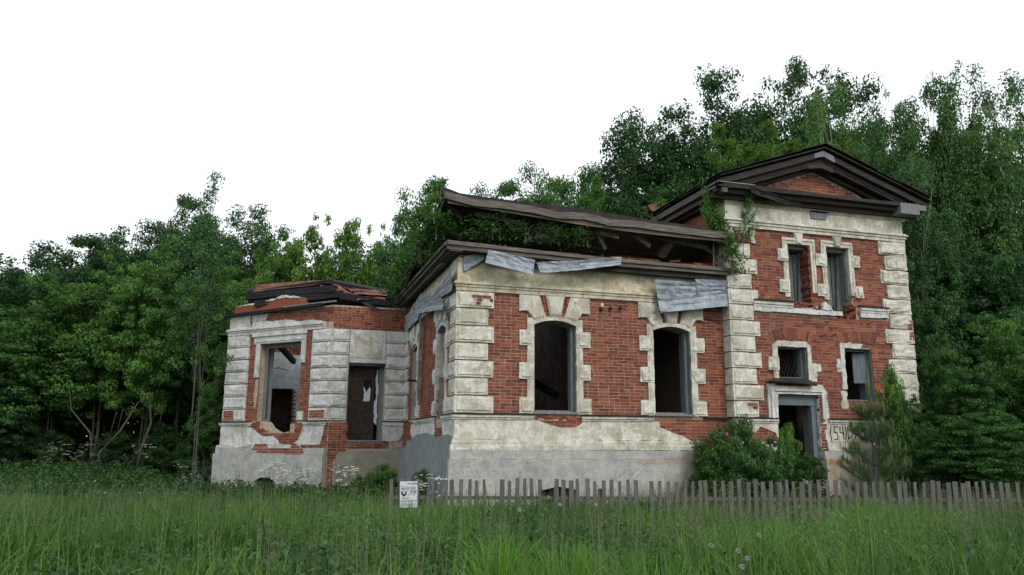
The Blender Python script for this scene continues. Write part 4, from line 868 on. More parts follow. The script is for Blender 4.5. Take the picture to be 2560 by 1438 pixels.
for sg in (-1, 1):
    for i in range(4):
        a = 3.36-i*.84+RNG.uniform(-.05, .05); b = max(a-.93, 0); lift = .05+.012*i+RNG.uniform(0, .02); y0 = -.93-RNG.uniform(0, .05)
        q = MB(); za, zb = 9.59-SL*a+lift, 9.59-SL*b+lift
        q.hexa([(9.93+sg*a, y0, za), (9.93+sg*a, 6.3, za), (9.93+sg*b, 6.3, zb), (9.93+sg*b, y0, zb), (9.93+sg*a, y0, za+.012), (9.93+sg*a, 6.3, za+.012), (9.93+sg*b, 6.3, zb+.012), (9.93+sg*b, y0, zb+.012)])
        P('roof_sheet', q, 'felt')
q = MB(); c = at(1655, 520, 4.6)
sheet([at(1620, 512, 4.6), at(1650, 508, 4.6), at(1652, 530, 4.4), at(1632, 528, 4.4)], mat='rust', ribs=(), bulge=.08)
P('roof_debris', MB().beam(at(1640, 560, 4.4), at(1690, 500, 4.4), .14, .05).beam(at(1650, 512, 4.4), at(1700, 505, 4.5), .08, .05), 'wood_y')

# ---- burnt roof of the bay
BT = lambda s, z, d=0: np.array(BAY.p(s, z, d))
P('charred_plank', MB().beam(BT(4.75, 5.86, .12), BT(.35, 5.94, .12), .16, .09), 'char'); P('loose_lath', MB().beam(BT(2.0, 5.98, .14), BT(-.2, 6.0, .16), .05, .05), 'wood_v')
P('parapet_remnant', MB().prism(BAY, rough([(4.4, 5.93), (4.38, 6.18), (3.6, 6.24), (2.6, 6.33), (2.1, 6.36), (1.5, 6.26), (1.4, 5.93)], .02, .1, 5), -.4, -.02), 'brick')
P('parapet_top', MB().prism(BAY, rough([(4.3, 6.18), (3.6, 6.25), (2.6, 6.34), (2.1, 6.42), (1.45, 6.3), (1.5, 6.25), (2.1, 6.33), (3.5, 6.2)], .015, .08, 6), -.42, .0), 'plaster')
for i, (x0, y0, x1, y1, Y0, Y1, w) in enumerate([(618, 742, 840, 722, 10.0, 8.0, .22), (622, 735, 830, 705, 10.2, 8.6, .16), (640, 760, 860, 735, 9.6, 7.9, .2), (850, 740, 985, 762, 7.6, 7.3, .2), (690, 750, 900, 748, 9.4, 8.0, .25), (840, 745, 1000, 740, 8.2, 7.8, .18), (700, 722, 880, 728, 9.9, 8.6, .2)]):
    P('charred_beam', MB().beam(at(x0, y0, Y0), at(x1, y1, Y1), w, w), 'char')
P('charred_beam', MB().beam(at(700, 866, 9.3), at(735, 905, 11.2), .14, .16), 'char'); 
P('charred_beam', MB().beam((-4.9, 10.5, 5.95), (-.3, 9.0, 6.2), .2, .2), 'char')
P('charred_boarding', MB().hexa([at(614, 728, 10.3), at(830, 702, 8.9), at(990, 735, 8.0), at(985, 765, 7.5), at(614, 722, 10.6), at(830, 698, 9.4), at(990, 728, 8.5), at(985, 757, 8.0)]), 'char')
P('charred_boarding', MB().hexa([at(620, 735, 10.6), at(980, 742, 8.6), at(980, 785, 8.6), at(620, 785, 10.6), at(620, 735, 10.9), at(980, 742, 8.9), at(980, 785, 8.9), at(620, 785, 10.9)]), 'char')
def rs(p): return sheet([at(*a) for a in p], mat='rust', ribs=(.5,), bulge=.03, name='rusty_roof_sheet')
rs([(640, 712, 10.3), (815, 700, 9.2), (830, 708, 8.4), (632, 730, 9.9)])
rs([(800, 699, 9.2), (845, 711, 8.8), (890, 738, 7.7), (800, 716, 8.4)])
rs([(845, 709, 9.2), (935, 722, 8.8), (965, 733, 8.0), (878, 726, 8.0)])
rs([(880, 722, 8.3), (972, 727, 8.1), (966, 740, 7.5), (888, 735, 7.6)])
rs([(835, 722, 8.1), (890, 735, 7.7), (892, 748, 7.4), (860, 735, 7.6)])
rs([(893, 740, 7.7), (964, 744, 7.5), (962, 752, 7.3), (893, 748, 7.3)])
rs([(640, 720, 10.2), (830, 706, 8.9), (830, 712, 8.6), (640, 728, 9.9)])
P('dangling_tin', MB().prism(DOORW, [(-1.5, 6.0), (-1.35, 6.05), (-.85, 5.8), (-1.0, 5.78)], .08, .09), 'tin_dark')

# ---- small fittings and marks
P('insulator', MB().tube([FRONT.p(3.62, 4.99, .0), FRONT.p(3.62, 4.98, .10)], [.02, .02]).tube([FRONT.p(3.62, 4.98, .10), FRONT.p(3.62, 5.06, .10)], [.04, .03], 8), 'ceramic')
for s, z in ((3.62, 4.92), (3.87, 4.96), (4.14, 4.98)): P('iron_bracket', MB().box(FRONT, s-.03, s+.03, z-.03, z+.03, 0, .09), 'rustbar')
P('iron_hook', MB().beam(FRONT.p(6.5, 4.84, .01), FRONT.p(6.95, 4.80, .09), .03, .03), 'rustbar')
for s, z in ((11.3, 4.88), (9.75, 4.48), (10.1, 4.5)): P('iron_hook', MB().beam(TOW.p(s, z, 0), TOW.p(s+.15, z+.05, .1), .02, .02), 'rustbar')
for i in range(60):
    pass
def stroke(q, fr, pts, w, d):
    for a, b in zip(pts, pts[1:]):
        L = math.hypot(b[0]-a[0], b[1]-a[1])+1e-6; nx, nz = -(b[1]-a[1])/L*w/2, (b[0]-a[0])/L*w/2; ex, ez = (b[0]-a[0])/L*w*.3, (b[1]-a[1])/L*w*.3
        q.prism(fr, [(a[0]+nx-ex, a[1]+nz-ez), (a[0]-nx-ex, a[1]-nz-ez), (b[0]-nx+ex, b[1]-nz+ez), (b[0]+nx+ex, b[1]+nz+ez)], d, d+.0012)
q = MB(); D = .0765
G = [[(9.86, 2.13), (9.83, 1.95), (9.86, 1.74)],
     [(10.08, 2.12), (9.96, 2.12), (9.955, 1.98), (10.03, 1.97), (10.06, 1.88), (10.04, 1.8), (9.95, 1.79)],
     [(10.14, 2.12), (10.13, 1.97), (10.26, 1.96)], [(10.22, 2.13), (10.24, 1.8)],
     [(10.29, 2.14), (10.33, 1.97), (10.29, 1.78)], [(10.37, 2.12), (10.39, 1.8)], [(10.36, 1.82), (10.46, 1.85), (10.52, 1.95), (10.48, 2.1), (10.4, 2.14)],
     [(10.59, 2.12), (10.60, 1.8)], [(10.58, 2.12), (10.68, 2.11), (10.72, 2.03), (10.67, 1.97), (10.6, 1.96)], [(10.8, 2.12), (10.79, 2.02), (10.87, 2.02), (10.9, 2.12), (10.9, 1.8)]]
for g in G: stroke(q, TOW, g, .028, D)
P('black_graffiti', q, 'spray')
q = MB()
for g in ([(.13, 1.08), (.17, 1.13), (.17, .95)], [(.23, .95), (.27, 1.12), (.31, .95)], [(.24, 1.02), (.30, 1.02)], [(.35, 1.1), (.42, 1.12), (.40, 1.04), (.43, .97), (.35, .95)], [(.25, .88), (.25, .78), (.32, .77)],
          [(4.2, .75), (4.35, .95), (4.45, 1.02)], [(3.9, .8), (4.1, .92), (4.3, .85), (4.5, 1.05), (4.7, .95)], [(4.55, .75), (4.6, 1.05), (4.75, 1.1)]): stroke(q, FRONT, g, .018, .2015)
P('chalk_scribble', q, 'chalk')
P('rust_streak', MB().prism(FRONT, rough([(4.9, 1.22), (6.6, 1.22), (6.6, 1.29), (4.9, 1.29)], .02, .1, 2), .2, .2012), 'rubble') if 0 else None

# ================================================================== FOLIAGE TOOLS
def arr_mesh(name, V, F, tint=None, mat=None):
    """V (n,3); F (m,k) equal-size faces or list of such arrays"""
    me = bpy.data.meshes.new(name); Fs = F if isinstance(F, list) else [F]
    loops = np.concatenate([f.ravel() for f in Fs]).astype(np.int32); tot = np.concatenate([np.full(len(f), f.shape[1], np.int32) for f in Fs])
    st = np.concatenate([[0], np.cumsum(tot)[:-1]]).astype(np.int32)
    me.vertices.add(len(V)); me.vertices.foreach_set('co', np.ascontiguousarray(V, np.float32).ravel())
    me.loops.add(len(loops)); me.loops.foreach_set('vertex_index', loops)
    me.polygons.add(len(tot)); me.polygons.foreach_set('loop_start', st)
    me.update(calc_edges=True)
    if tint is not None:
        a = me.attributes.new('tint', 'FLOAT', 'FACE'); a.data.foreach_set('value', np.ascontiguousarray(tint, np.float32))
    if mat: me.materials.append(M[mat])
    return me
def unit_(v): return v/np.maximum(np.linalg.norm(v, axis=-1, keepdims=True), 1e-9)
def leaves(P_, size, rng, up=.6, wid=.55, droop=0., out=None):
    """one folded rhombic leaf per point"""
    n = len(P_); nrm = unit_(rng.normal(size=(n, 3))*(1 if out is None else .55)+np.array([0, 0, up])+(0 if out is None else out*.9)); t = unit_(np.cross(nrm, rng.normal(size=(n, 3)))); t = unit_(t-np.array([0, 0, droop])); b = unit_(np.cross(nrm, t))
    L = (size*rng.uniform(.7, 1.3, n))[:, None]; f = nrm*L*.12
    V = np.stack([P_-t*L*.5, P_+b*L*wid*.5-t*L*.05+f, P_+t*L*.5, P_-b*L*wid*.5-t*L*.05+f], 1).reshape(-1, 3)
    return V, np.arange(4*n).reshape(n, 4)
def crown(name, seed, H, R, prof, nclump, nleaf, size, mat, csz=(.5, .9), up=.6, droop=0., zmin=.1, spikes=0, flat=.6, lobes=12, lz=1.0):
    rng = np.random.default_rng(seed); K = lobes; zc = np.linspace(.14+zmin, .82, K)+rng.uniform(-.04, .04, K); zc[-1] = .86
    ang = np.arange(K)*2.4+rng.uniform(-.5, .5, K); pr = np.array([prof(q) for q in zc]); rc = R*pr*rng.uniform(.35, .78, K); rc[-1] *= .08
    LC = np.stack([np.cos(ang)*rc, np.sin(ang)*rc, zc*H], 1); LR = R*rng.uniform(.36, .52, K)*(.6+.45*pr); LR[-1] = R*.40; LZ = np.minimum(LR*lz*(.8+.4*rng.random(K)), .17*H)
    LZ[-1] = .13*H; w_ = LR**2; li = rng.choice(K, nclump, p=w_/w_.sum()); dd = unit_(rng.normal(size=(nclump, 3))+np.array([0, 0, .25])); ff = rng.uniform(.55, 1.02, nclump)[:, None]
    C = LC[li]+dd*ff*np.stack([LR[li], LR[li], LZ[li]], 1); C[:, 2] = np.maximum(C[:, 2], zmin*H*rng.uniform(.8, 1.4, nclump)); cs = rng.uniform(*csz, nclump)*(.75+.25*ff[:, 0])
    if spikes:
        sa = rng.uniform(0, 6.283, spikes); sr = R*.75*np.sqrt(rng.random(spikes)); ex = []
        for i in range(spikes):
            zt = H*(.80+.20*rng.random())*(1-.35*(sr[i]/R)); n = 7
            for k in range(n): ex.append((math.cos(sa[i])*sr[i], math.sin(sa[i])*sr[i], zt-k*H*.035, .12+.07*k))
        ex = np.array(ex); C = np.concatenate([C, ex[:, :3]]); cs = np.concatenate([cs, ex[:, 3]*csz[1]*1.3])
    w = cs**2; cnt = rng.multinomial(nleaf, w/w.sum()); idx = np.repeat(np.arange(len(C)), cnt); n = len(idx)
    d = unit_(rng.normal(size=(n, 3))); rr = rng.random(n)**.45; off = d*rr[:, None]*cs[idx][:, None]; off[:, 2] *= flat; off[:, 2] -= droop*cs[idx]*rr**2*.8
    Pn = C[idx]+off; V, F = leaves(Pn, size, rng, up, droop=droop, out=d)
    ct = rng.normal(0, .20, len(C))[idx]; tint = np.clip(.45+ct+rng.normal(0, .10, n), 0, 1)
    kz = H/np.percentile(V[:, 2], 99.7); kr = R/np.percentile(np.hypot(V[:, 0], V[:, 1]), 96); V = V*np.array([kr, kr, kz]); C = C*np.array([kr, kr, kz])
    return arr_mesh(name, V, F, tint, mat), C
def skeleton(seed, H, R, C, r0, mat, nl=14, lean=0., multi=1, top=.9):
    rng = random.Random(seed); q = MB()
    for s_ in range(multi):
        ox = rng.uniform(-.1, .1)*R*(multi > 1); oy = rng.uniform(-.1, .1)*R*(multi > 1); dx = rng.uniform(-1, 1)*(.35*R if multi > 1 else .08*R)+lean*R; dy = rng.uniform(-1, 1)*(.35*R if multi > 1 else .08*R)
        pts = []; n = 7
        for i in range(n+1):
            t = i/n; pts.append(Vector((ox+dx*t*t+rng.gauss(0, .012)*H*t, oy+dy*t*t+rng.gauss(0, .012)*H*t, -.3+H*top*t)))
        rad = [r0*(1-.9*i/n)*(1.35 if i == 0 else 1)/(multi**.5) for i in range(n+1)]; q.tube(pts, rad, 7)
        for k in range(nl//multi):
            t = rng.uniform(.22, .92); b = pts[0].lerp(pts[-1], 0)*0; i = int(t*n); fr_ = t*n-i; b = pts[i].lerp(pts[min(i+1, n)], fr_)
            c = C[rng.randrange(len(C))]; tgt = Vector(c); 
            for _ in range(6):
                c = C[rng.randrange(len(C))]
                if c[2] > b.z+.02*H and abs(c[2]-b.z) < .35*H: tgt = Vector(c); break
            mid = b.lerp(tgt, .5)+Vector((0, 0, -.03*H)); rr = r0*.38*(1-t*.7)/(multi**.5); q.tube([b, mid, tgt], [rr, rr*.6, rr*.2], 5)
            e = tgt+Vector((rng.uniform(-1, 1)*R*.2, rng.uniform(-1, 1)*R*.2, rng.uniform(-.02, .06)*H)); q.tube([mid, e], [rr*.5, rr*.12], 4)
    me = q.mesh('trunk', smooth_=True); me.materials.append(M[mat]); return me

egg = lambda z: max(.05, math.sin(math.pi*min(1, (z*.93+.07))**.85)**.75)
dome = lambda z: max(.08, (1-z**2.4)**.6*min(1, .6+z*1.2))
cone = lambda z: max(.05, (1-z)**.75*min(1, .5+z*2.4))
tallp = lambda z: max(.06, (1-z**3)**.7*min(1, .45+z*1.1))
KIND = {}
def kind(name, H, R, prof, ncl, nl, size, mat, bark, r0, n_var=2, multi=1, trunk_top=.85, **k):
    out = []
    for v in range(n_var):
        me, C = crown('crown', hash(name) % 1000 if 0 else sum(map(ord, name))+v*17, H, R, prof, ncl, nl, size, mat, **k)
        out.append((me, skeleton(v+len(name), H, R, C, r0, bark, multi=multi, top=trunk_top)))
    KIND[name] = (H, R, out)
kind('broad', 12, 3.9, dome, 320, 44000, .155, 'leaf', 'bark', .20, n_var=3, zmin=.08, csz=(.4, .8), lobes=18)
kind('linden', 20, 6.0, tallp, 520, 62000, .22, 'leaf', 'bark', .34, n_var=3, zmin=.12, csz=(.5, 1.1), flat=.7, lobes=22, lz=.95)
kind('birch', 19, 3.6, egg, 520, 60000, .165, 'leaf_birch', 'bark_birch', .19, n_var=2, zmin=.08, csz=(.3, .75), droop=.45, flat=1.1, trunk_top=.95, lobes=26, lz=1.15, spikes=3)
kind('maple', 8, 2.6, dome, 250, 32000, .125, 'leaf', 'bark', .09, n_var=3, multi=3, zmin=.22, csz=(.28, .6), spikes=8, lobes=15, flat=.42)
kind('shoots', 9, 2.2, tallp, 170, 17000, .15, 'leaf', 'bark_grey', .08, n_var=2, multi=4, zmin=.1, csz=(.25, .5), spikes=26, lobes=13)
kind('wisp', 13, 1.5, cone, 80, 8000, .105, 'leaf_birch', 'bark_twig', .06, n_var=1, zmin=.3, csz=(.2, .5), droop=.8, flat=1.4, trunk_top=.99, lobes=14)
kind('shrub', 3.2, 1.7, dome, 170, 14000, .11, 'leaf', 'bark_grey', .03, n_var=3, multi=4, zmin=.04, csz=(.16, .42), lobes=13, spikes=2)
kind('sparse', 8.5, 2.6, dome, 60, 4200, .11, 'leaf', 'bark_twig', .04, n_var=1, multi=3, zmin=.35, csz=(.2, .4), trunk_top=.95)

CNT = {}; WIDE = {'linden': 2.0, 'birch': 1.55, 'broad': 1.6, 'shoots': 1.25, 'maple': 1.2}
def tree(kd, name, px, topy, depth, halfpx, label, group, col=(1, 1, 1), cat='tree', var=None, zb=None, rot=None):
    H, R, vs = KIND[kd]; g = EYE+ray(px, 1114)*depth; top = atd(px, topy, depth)[2]
    z0 = float(gz(g[0], g[1]))-.1 if zb is None else zb; h = (top-z0)*1.02; r = halfpx*WIDE.get(kd, 1.05)/F_PX*depth
    i = CNT.get(kd, 0); CNT[kd] = i+1; me, tr = vs[(i if var is None else var) % len(vs)]
    o = tag(empty(name, (g[0], g[1], z0)), label, cat, group); o.scale = (r/R, r/R, h/H); o.rotation_euler.z = RNG.uniform(0, 6.28) if rot is None else rot
    c = bpy.data.objects.new('crown', me); COL.objects.link(c); c.parent = o; c.color = (*col, 1)
    t = bpy.data.objects.new('trunk', tr); COL.objects.link(t); t.parent = o
    return o

# ================================================================== TREES
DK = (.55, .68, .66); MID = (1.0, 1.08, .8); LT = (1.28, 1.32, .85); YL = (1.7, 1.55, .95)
gb = 'dark trees rising at the back of the thicket left of the house'
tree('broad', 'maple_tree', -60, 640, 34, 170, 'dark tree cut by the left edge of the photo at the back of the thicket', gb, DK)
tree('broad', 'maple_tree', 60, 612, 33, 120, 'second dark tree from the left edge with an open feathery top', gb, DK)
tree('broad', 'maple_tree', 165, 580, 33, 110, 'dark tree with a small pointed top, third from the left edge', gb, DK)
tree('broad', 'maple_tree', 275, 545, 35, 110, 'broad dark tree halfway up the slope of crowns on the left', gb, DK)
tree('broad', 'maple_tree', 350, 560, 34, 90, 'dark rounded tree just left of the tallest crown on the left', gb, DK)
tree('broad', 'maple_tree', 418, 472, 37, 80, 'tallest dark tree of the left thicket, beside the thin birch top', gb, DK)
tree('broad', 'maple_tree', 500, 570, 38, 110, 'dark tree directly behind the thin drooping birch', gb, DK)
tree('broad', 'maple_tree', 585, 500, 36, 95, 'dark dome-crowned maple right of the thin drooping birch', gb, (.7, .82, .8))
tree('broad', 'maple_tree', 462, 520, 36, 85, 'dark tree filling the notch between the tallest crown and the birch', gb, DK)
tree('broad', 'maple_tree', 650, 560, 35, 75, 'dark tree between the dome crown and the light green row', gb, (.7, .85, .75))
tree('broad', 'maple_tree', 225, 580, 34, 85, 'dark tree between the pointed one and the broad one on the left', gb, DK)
gm = 'mid green maples in front of the dark left trees'
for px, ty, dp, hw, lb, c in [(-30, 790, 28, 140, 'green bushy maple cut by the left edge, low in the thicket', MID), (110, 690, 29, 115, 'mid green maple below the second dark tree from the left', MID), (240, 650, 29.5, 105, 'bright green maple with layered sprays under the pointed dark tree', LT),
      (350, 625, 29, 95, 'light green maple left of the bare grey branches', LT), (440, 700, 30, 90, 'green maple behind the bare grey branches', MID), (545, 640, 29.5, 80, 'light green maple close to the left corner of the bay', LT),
      (-40, 900, 27, 80, 'dark low maple above the grass at the far left', (.5, .65, .6)),  # tint lowered to paint the deep shade low in the thicket
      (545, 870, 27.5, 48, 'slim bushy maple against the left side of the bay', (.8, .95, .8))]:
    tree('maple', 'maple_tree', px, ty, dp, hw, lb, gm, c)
tree('wisp', 'birch_tree', 472, 402, 27.5, 62, 'thin drooping birch whose sparse top stands above the left thicket', None, (.8, .9, .9))
tree('sparse', 'bare_tree', 480, 600, 26.3, 120, 'half dead small tree with bare pale forked branches left of the bay', None, (.9, 1, .8))
for nm_, px, pts, lb in (('dead_tree', 205, [(0, 0, 0), (.35, 0, .7), (.2, .1, 1.5), (-.5, .2, 2.3), (-.7, .3, 3.2)], 'twisted pale bare trunk leaning left in the dark hollow of the thicket'), ('dead_tree', 345, [(0, 0, 0), (.1, 0, 1.0), (.35, 0, 1.9), (.2, 0, 3.0)], 'thin bare trunk curving right in the dark hollow of the thicket'), ('dead_tree', 265, [(0, 0, 0), (-.2, 0, .8), (.4, 0, 1.6), (.9, 0, 2.6)], 'bare trunk bent to the right between the twisted one and the thin one')):
    g = EYE+ray(px, 1114)*27.5; q = MB(); q.tube(pts, [.05, .045, .035, .022, .01][:len(pts)], 6); q.tube([pts[1], (pts[1][0]+.5, .1, pts[1][2]+.8), (pts[1][0]+.6, .2, pts[1][2]+1.6)], [.035, .02, .01], 5)
    o = q.build(nm_, M['bark'], smooth_=True); o.location = (g[0], g[1], float(gz(g[0], g[1]))-.05); tag(o, lb, 'tree')
gs = 'light green shoots behind the bay'
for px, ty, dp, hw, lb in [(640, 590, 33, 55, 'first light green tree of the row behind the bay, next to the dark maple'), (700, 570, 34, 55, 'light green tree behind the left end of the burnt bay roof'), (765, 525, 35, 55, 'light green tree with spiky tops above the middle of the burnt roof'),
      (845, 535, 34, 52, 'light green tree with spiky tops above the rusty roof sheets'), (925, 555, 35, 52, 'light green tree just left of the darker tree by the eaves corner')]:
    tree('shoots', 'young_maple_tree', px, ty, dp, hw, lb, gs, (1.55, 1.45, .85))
tree('broad', 'elm_tree', 1070, 432, 31, 88, 'grey green tree standing behind the left corner of the raised eaves', None, (1.0, 1.1, 1.2)); tree('broad', 'elm_tree', 1000, 540, 32, 62, 'lower grey green tree between the bay roof and the raised eaves', None, (.9, 1.05, 1.05))
tree('broad', 'maple_tree', 880, 600, 37, 120, 'dark low tree behind the spiky light green row', None, DK)
gq = 'open crowned trees behind the low roof'
for px, ty, lb in [(1270, 432, 'open crowned tree behind the low roof, left of the tallest one'), (1345, 405, 'open crowned tree behind the low roof, tallest of its row'), (1445, 408, 'open crowned tree behind the low roof beside the dark lindens'), (1400, 425, 'open crowned tree behind the low roof between the tallest one and the lindens'), (1215, 462, 'low open crowned tree behind the left part of the raised eaves')]:
    tree('broad', 'ash_tree', px, ty, 36, 92, lb, gq, (1.05, 1.15, 1.1))
gl = 'tall dark lindens behind the house'
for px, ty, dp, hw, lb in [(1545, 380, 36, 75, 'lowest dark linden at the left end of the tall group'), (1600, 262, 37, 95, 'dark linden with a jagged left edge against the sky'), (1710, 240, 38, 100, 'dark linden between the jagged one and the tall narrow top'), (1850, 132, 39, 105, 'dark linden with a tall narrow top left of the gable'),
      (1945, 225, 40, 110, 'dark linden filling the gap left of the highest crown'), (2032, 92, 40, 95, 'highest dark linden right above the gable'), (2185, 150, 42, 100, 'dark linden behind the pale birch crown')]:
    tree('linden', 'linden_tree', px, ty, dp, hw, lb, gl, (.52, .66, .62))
gi = 'birches right of the tower'
for px, ty, dp, hw, lb, c in [(2130, 178, 34, 80, 'pale birch with a pointed crown just right of the gable peak', LT), (2235, 260, 33, 75, 'pale birch over the right slope of the gable', LT), (2310, 210, 32, 85, 'birch with white trunk right of the tower roof', MID), (2400, 160, 31, 90, 'tall birch with an open top second from the right edge', MID),
      (2495, 128, 30, 90, 'tallest birch near the right edge', MID), (2580, 190, 29, 85, 'birch cut by the right edge', MID), (2350, 380, 27, 80, 'shorter birch in front of the tall ones beside the tower wall', (.8, .9, .85)), (2660, 150, 31, 100, 'birch beyond the right edge', MID)]:
    tree('birch', 'birch_tree', px, ty, dp, hw, lb, gi, c)
gr = 'maples crowding the right side of the tower'
for px, ty, dp, hw, lb, c in [(2330, 720, 25, 75, 'dark maple right beside the tower corner', (.6, .75, .65)), (2440, 640, 27, 110, 'dark maple under the birches', (.5, .65, .6)), (2560, 620, 26, 110, 'dark maple at the right edge under the birches', (.5, .65, .6)),
      (2370, 850, 21.5, 70, 'green maple right of the pine', (.8, .95, .75)), (2455, 900, 20, 80, 'green maple overhanging the fence on the right', (.85, 1.0, .8)), (2545, 790, 20.5, 80, 'bright green maple at the right edge above the fence', (1.1, 1.2, .85)), (2290, 1000, 20.5, 55, 'low green maple against the tower plinth', (.8, .95, .75)),
      (2640, 860, 19.5, 90, 'green maple beyond the right edge', (1, 1.1, .8)), (2400, 1040, 18.8, 90, 'low dark maple just behind the right part of the fence', (.7, .85, .7)), (2520, 1050, 18.5, 90, 'low maple behind the fence near the right edge', (.8, .95, .75))]:
    tree('maple', 'maple_tree', px, ty, dp, hw, lb, gr, c)
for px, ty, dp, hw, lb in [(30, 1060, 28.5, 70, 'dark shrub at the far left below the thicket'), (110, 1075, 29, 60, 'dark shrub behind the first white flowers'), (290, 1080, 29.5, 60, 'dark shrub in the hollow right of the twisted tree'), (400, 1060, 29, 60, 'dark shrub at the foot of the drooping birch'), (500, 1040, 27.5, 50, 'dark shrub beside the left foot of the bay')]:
    tree('shrub', 'leafy_shrub', px, ty, dp, hw, lb, 'dark shrubs at the foot of the left thicket', (.5, .62, .55), 'shrub')  # dark tint puts the shade of the hollow into the leaves
gh = 'shrubs growing against the front wall'
for px, ty, dp, hw, lb, c in [(1785, 1085, 18.9, 66, 'dark green shrub reaching the ledge under the second window', MID), (1845, 1050, 19.2, 62, 'shrub with pointed shoots at the foot of the tower pilaster', (1.1, 1.15, 1)), (1905, 1100, 18.6, 72, 'wide leafy shrub between pilaster and door', (.95, 1, 1)),
      (1970, 1068, 18.9, 36, 'tall narrow shrub standing in the open doorway', (1.4, 1.4, 1)), (2020, 1140, 18.4, 48, 'small shrub at the right foot of the doorway', MID), (1860, 1130, 18.1, 90, 'low shrub mass directly behind the fence', (.8, .9, .85)), (960, 1165, 21, 48, 'elder bush at the foot of the tan plinth below the panelled door', MID), (1055, 1178, 19, 34, 'small dark bush below the tin covered side wall', (.8, .9, .9)),
      (905, 1190, 21.5, 34, 'low bush left of the elder bush', MID), (2240, 925, 19.9, 44, 'climbing shrub covering the right half of the lower window', (1.3, 1.35, .9)), (2255, 985, 19.8, 42, 'climbing shrub on the lower right quoins', (1, 1.1, .9)), (2225, 1050, 19.6, 40, 'dark shrub behind the pine', (.7, .8, .7))]:
    tree('shrub', 'leafy_shrub', px, ty, dp, hw, lb, gh, c, 'shrub')

# far wood closing the gaps between the trunks
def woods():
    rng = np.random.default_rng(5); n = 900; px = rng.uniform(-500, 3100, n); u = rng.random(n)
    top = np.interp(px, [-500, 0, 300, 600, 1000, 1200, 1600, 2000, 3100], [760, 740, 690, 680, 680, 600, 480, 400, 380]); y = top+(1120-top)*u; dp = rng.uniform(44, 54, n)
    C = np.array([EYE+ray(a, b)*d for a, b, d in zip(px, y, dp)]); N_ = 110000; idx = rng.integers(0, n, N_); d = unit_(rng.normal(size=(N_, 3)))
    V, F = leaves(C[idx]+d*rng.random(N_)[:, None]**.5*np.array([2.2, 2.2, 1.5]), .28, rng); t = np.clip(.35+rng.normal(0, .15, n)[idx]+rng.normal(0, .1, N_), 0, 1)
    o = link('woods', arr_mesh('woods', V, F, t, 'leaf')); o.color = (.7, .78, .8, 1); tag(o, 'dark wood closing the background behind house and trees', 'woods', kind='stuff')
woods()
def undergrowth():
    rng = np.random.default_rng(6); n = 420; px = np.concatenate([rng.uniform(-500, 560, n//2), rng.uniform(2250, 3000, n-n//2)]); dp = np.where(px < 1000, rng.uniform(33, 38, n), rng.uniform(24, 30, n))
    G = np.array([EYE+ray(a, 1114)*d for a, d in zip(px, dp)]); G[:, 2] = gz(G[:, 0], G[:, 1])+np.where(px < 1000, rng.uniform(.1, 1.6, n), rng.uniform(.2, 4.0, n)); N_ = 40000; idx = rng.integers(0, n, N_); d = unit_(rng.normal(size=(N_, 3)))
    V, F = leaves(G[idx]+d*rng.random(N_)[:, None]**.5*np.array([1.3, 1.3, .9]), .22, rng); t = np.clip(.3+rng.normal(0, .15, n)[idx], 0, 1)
    o = link('undergrowth', arr_mesh('undergrowth', V, F, t, 'leaf')); o.color = (.55, .62, .62, 1); tag(o, 'dark undergrowth between the trunks at both sides of the house', 'undergrowth', kind='stuff')  # object colour lowered to paint in shade between the trunks
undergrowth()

# ---- saplings and weeds rooted on the roofs and cornices
def sap_mesh(seed, nl=700, mat='leaf_fresh', size=.075, open_=1.0, t0=.18, jit=.055):
    rng = np.random.default_rng(seed); r = random.Random(seed); q = MB(); C = []
    H = 2.0; bend = r.uniform(-.15, .15); st = [Vector((bend*t*t+r.gauss(0, .015), r.gauss(0, .03)*t, H*t*.97)) for t in np.linspace(0, 1, 8)]
    q.tube(st, [.022*(1-.85*t) for t in np.linspace(0, 1, 8)], 5)
    for k in range(17):
        t = r.uniform(t0, 1); i = min(6, int(t*7)); b = st[i].lerp(st[i+1], t*7-i) if t < 1 else st[7]; a = r.uniform(0, 6.28); L = (.62*(1-t*.72))*open_*r.uniform(.6, 1.1)
        e = b+Vector((math.cos(a)*L, math.sin(a)*L, L*r.uniform(.15, .8))); q.tube([b, b.lerp(e, .5)+Vector((0, 0, .03)), e], [.008, .006, .003], 3)
        for u in np.linspace(.25, 1.05, 7): C.append(b.lerp(e, u))
    for t in np.linspace(.55, 1, 8): C.append(st[7].lerp(st[3], 1-t))
    C = np.array([tuple(c) for c in C]); idx = rng.integers(0, len(C), nl); V, F = leaves(C[idx]+rng.normal(0, jit, (nl, 3)), size, rng, .7, .6, .3)
    tr = q.mesh('stem'); tr.materials.append(M['bark_grey']); return arr_mesh('foliage', V, F, np.clip(rng.normal(.5, .2, nl), 0, 1), mat), tr
SAP = [sap_mesh(1, 2000, size=.09, t0=.1, jit=.08), sap_mesh(2, 2200, size=.09, t0=.1, jit=.08), sap_mesh(3, 1800, size=.09, open_=1.2, t0=.1, jit=.08)]; SAPD = [sap_mesh(4, 900, 'leaf', .085, 1.4), sap_mesh(5, 1000, 'leaf', .09, 1.3)]
SAPB = [sap_mesh(6, 520, 'leaf', .21, 1.7, .0, .16), sap_mesh(7, 460, 'leaf', .19, 1.5, .0, .14), sap_mesh(8, 420, 'leaf_fresh', .17, 1.5, .05, .12)]
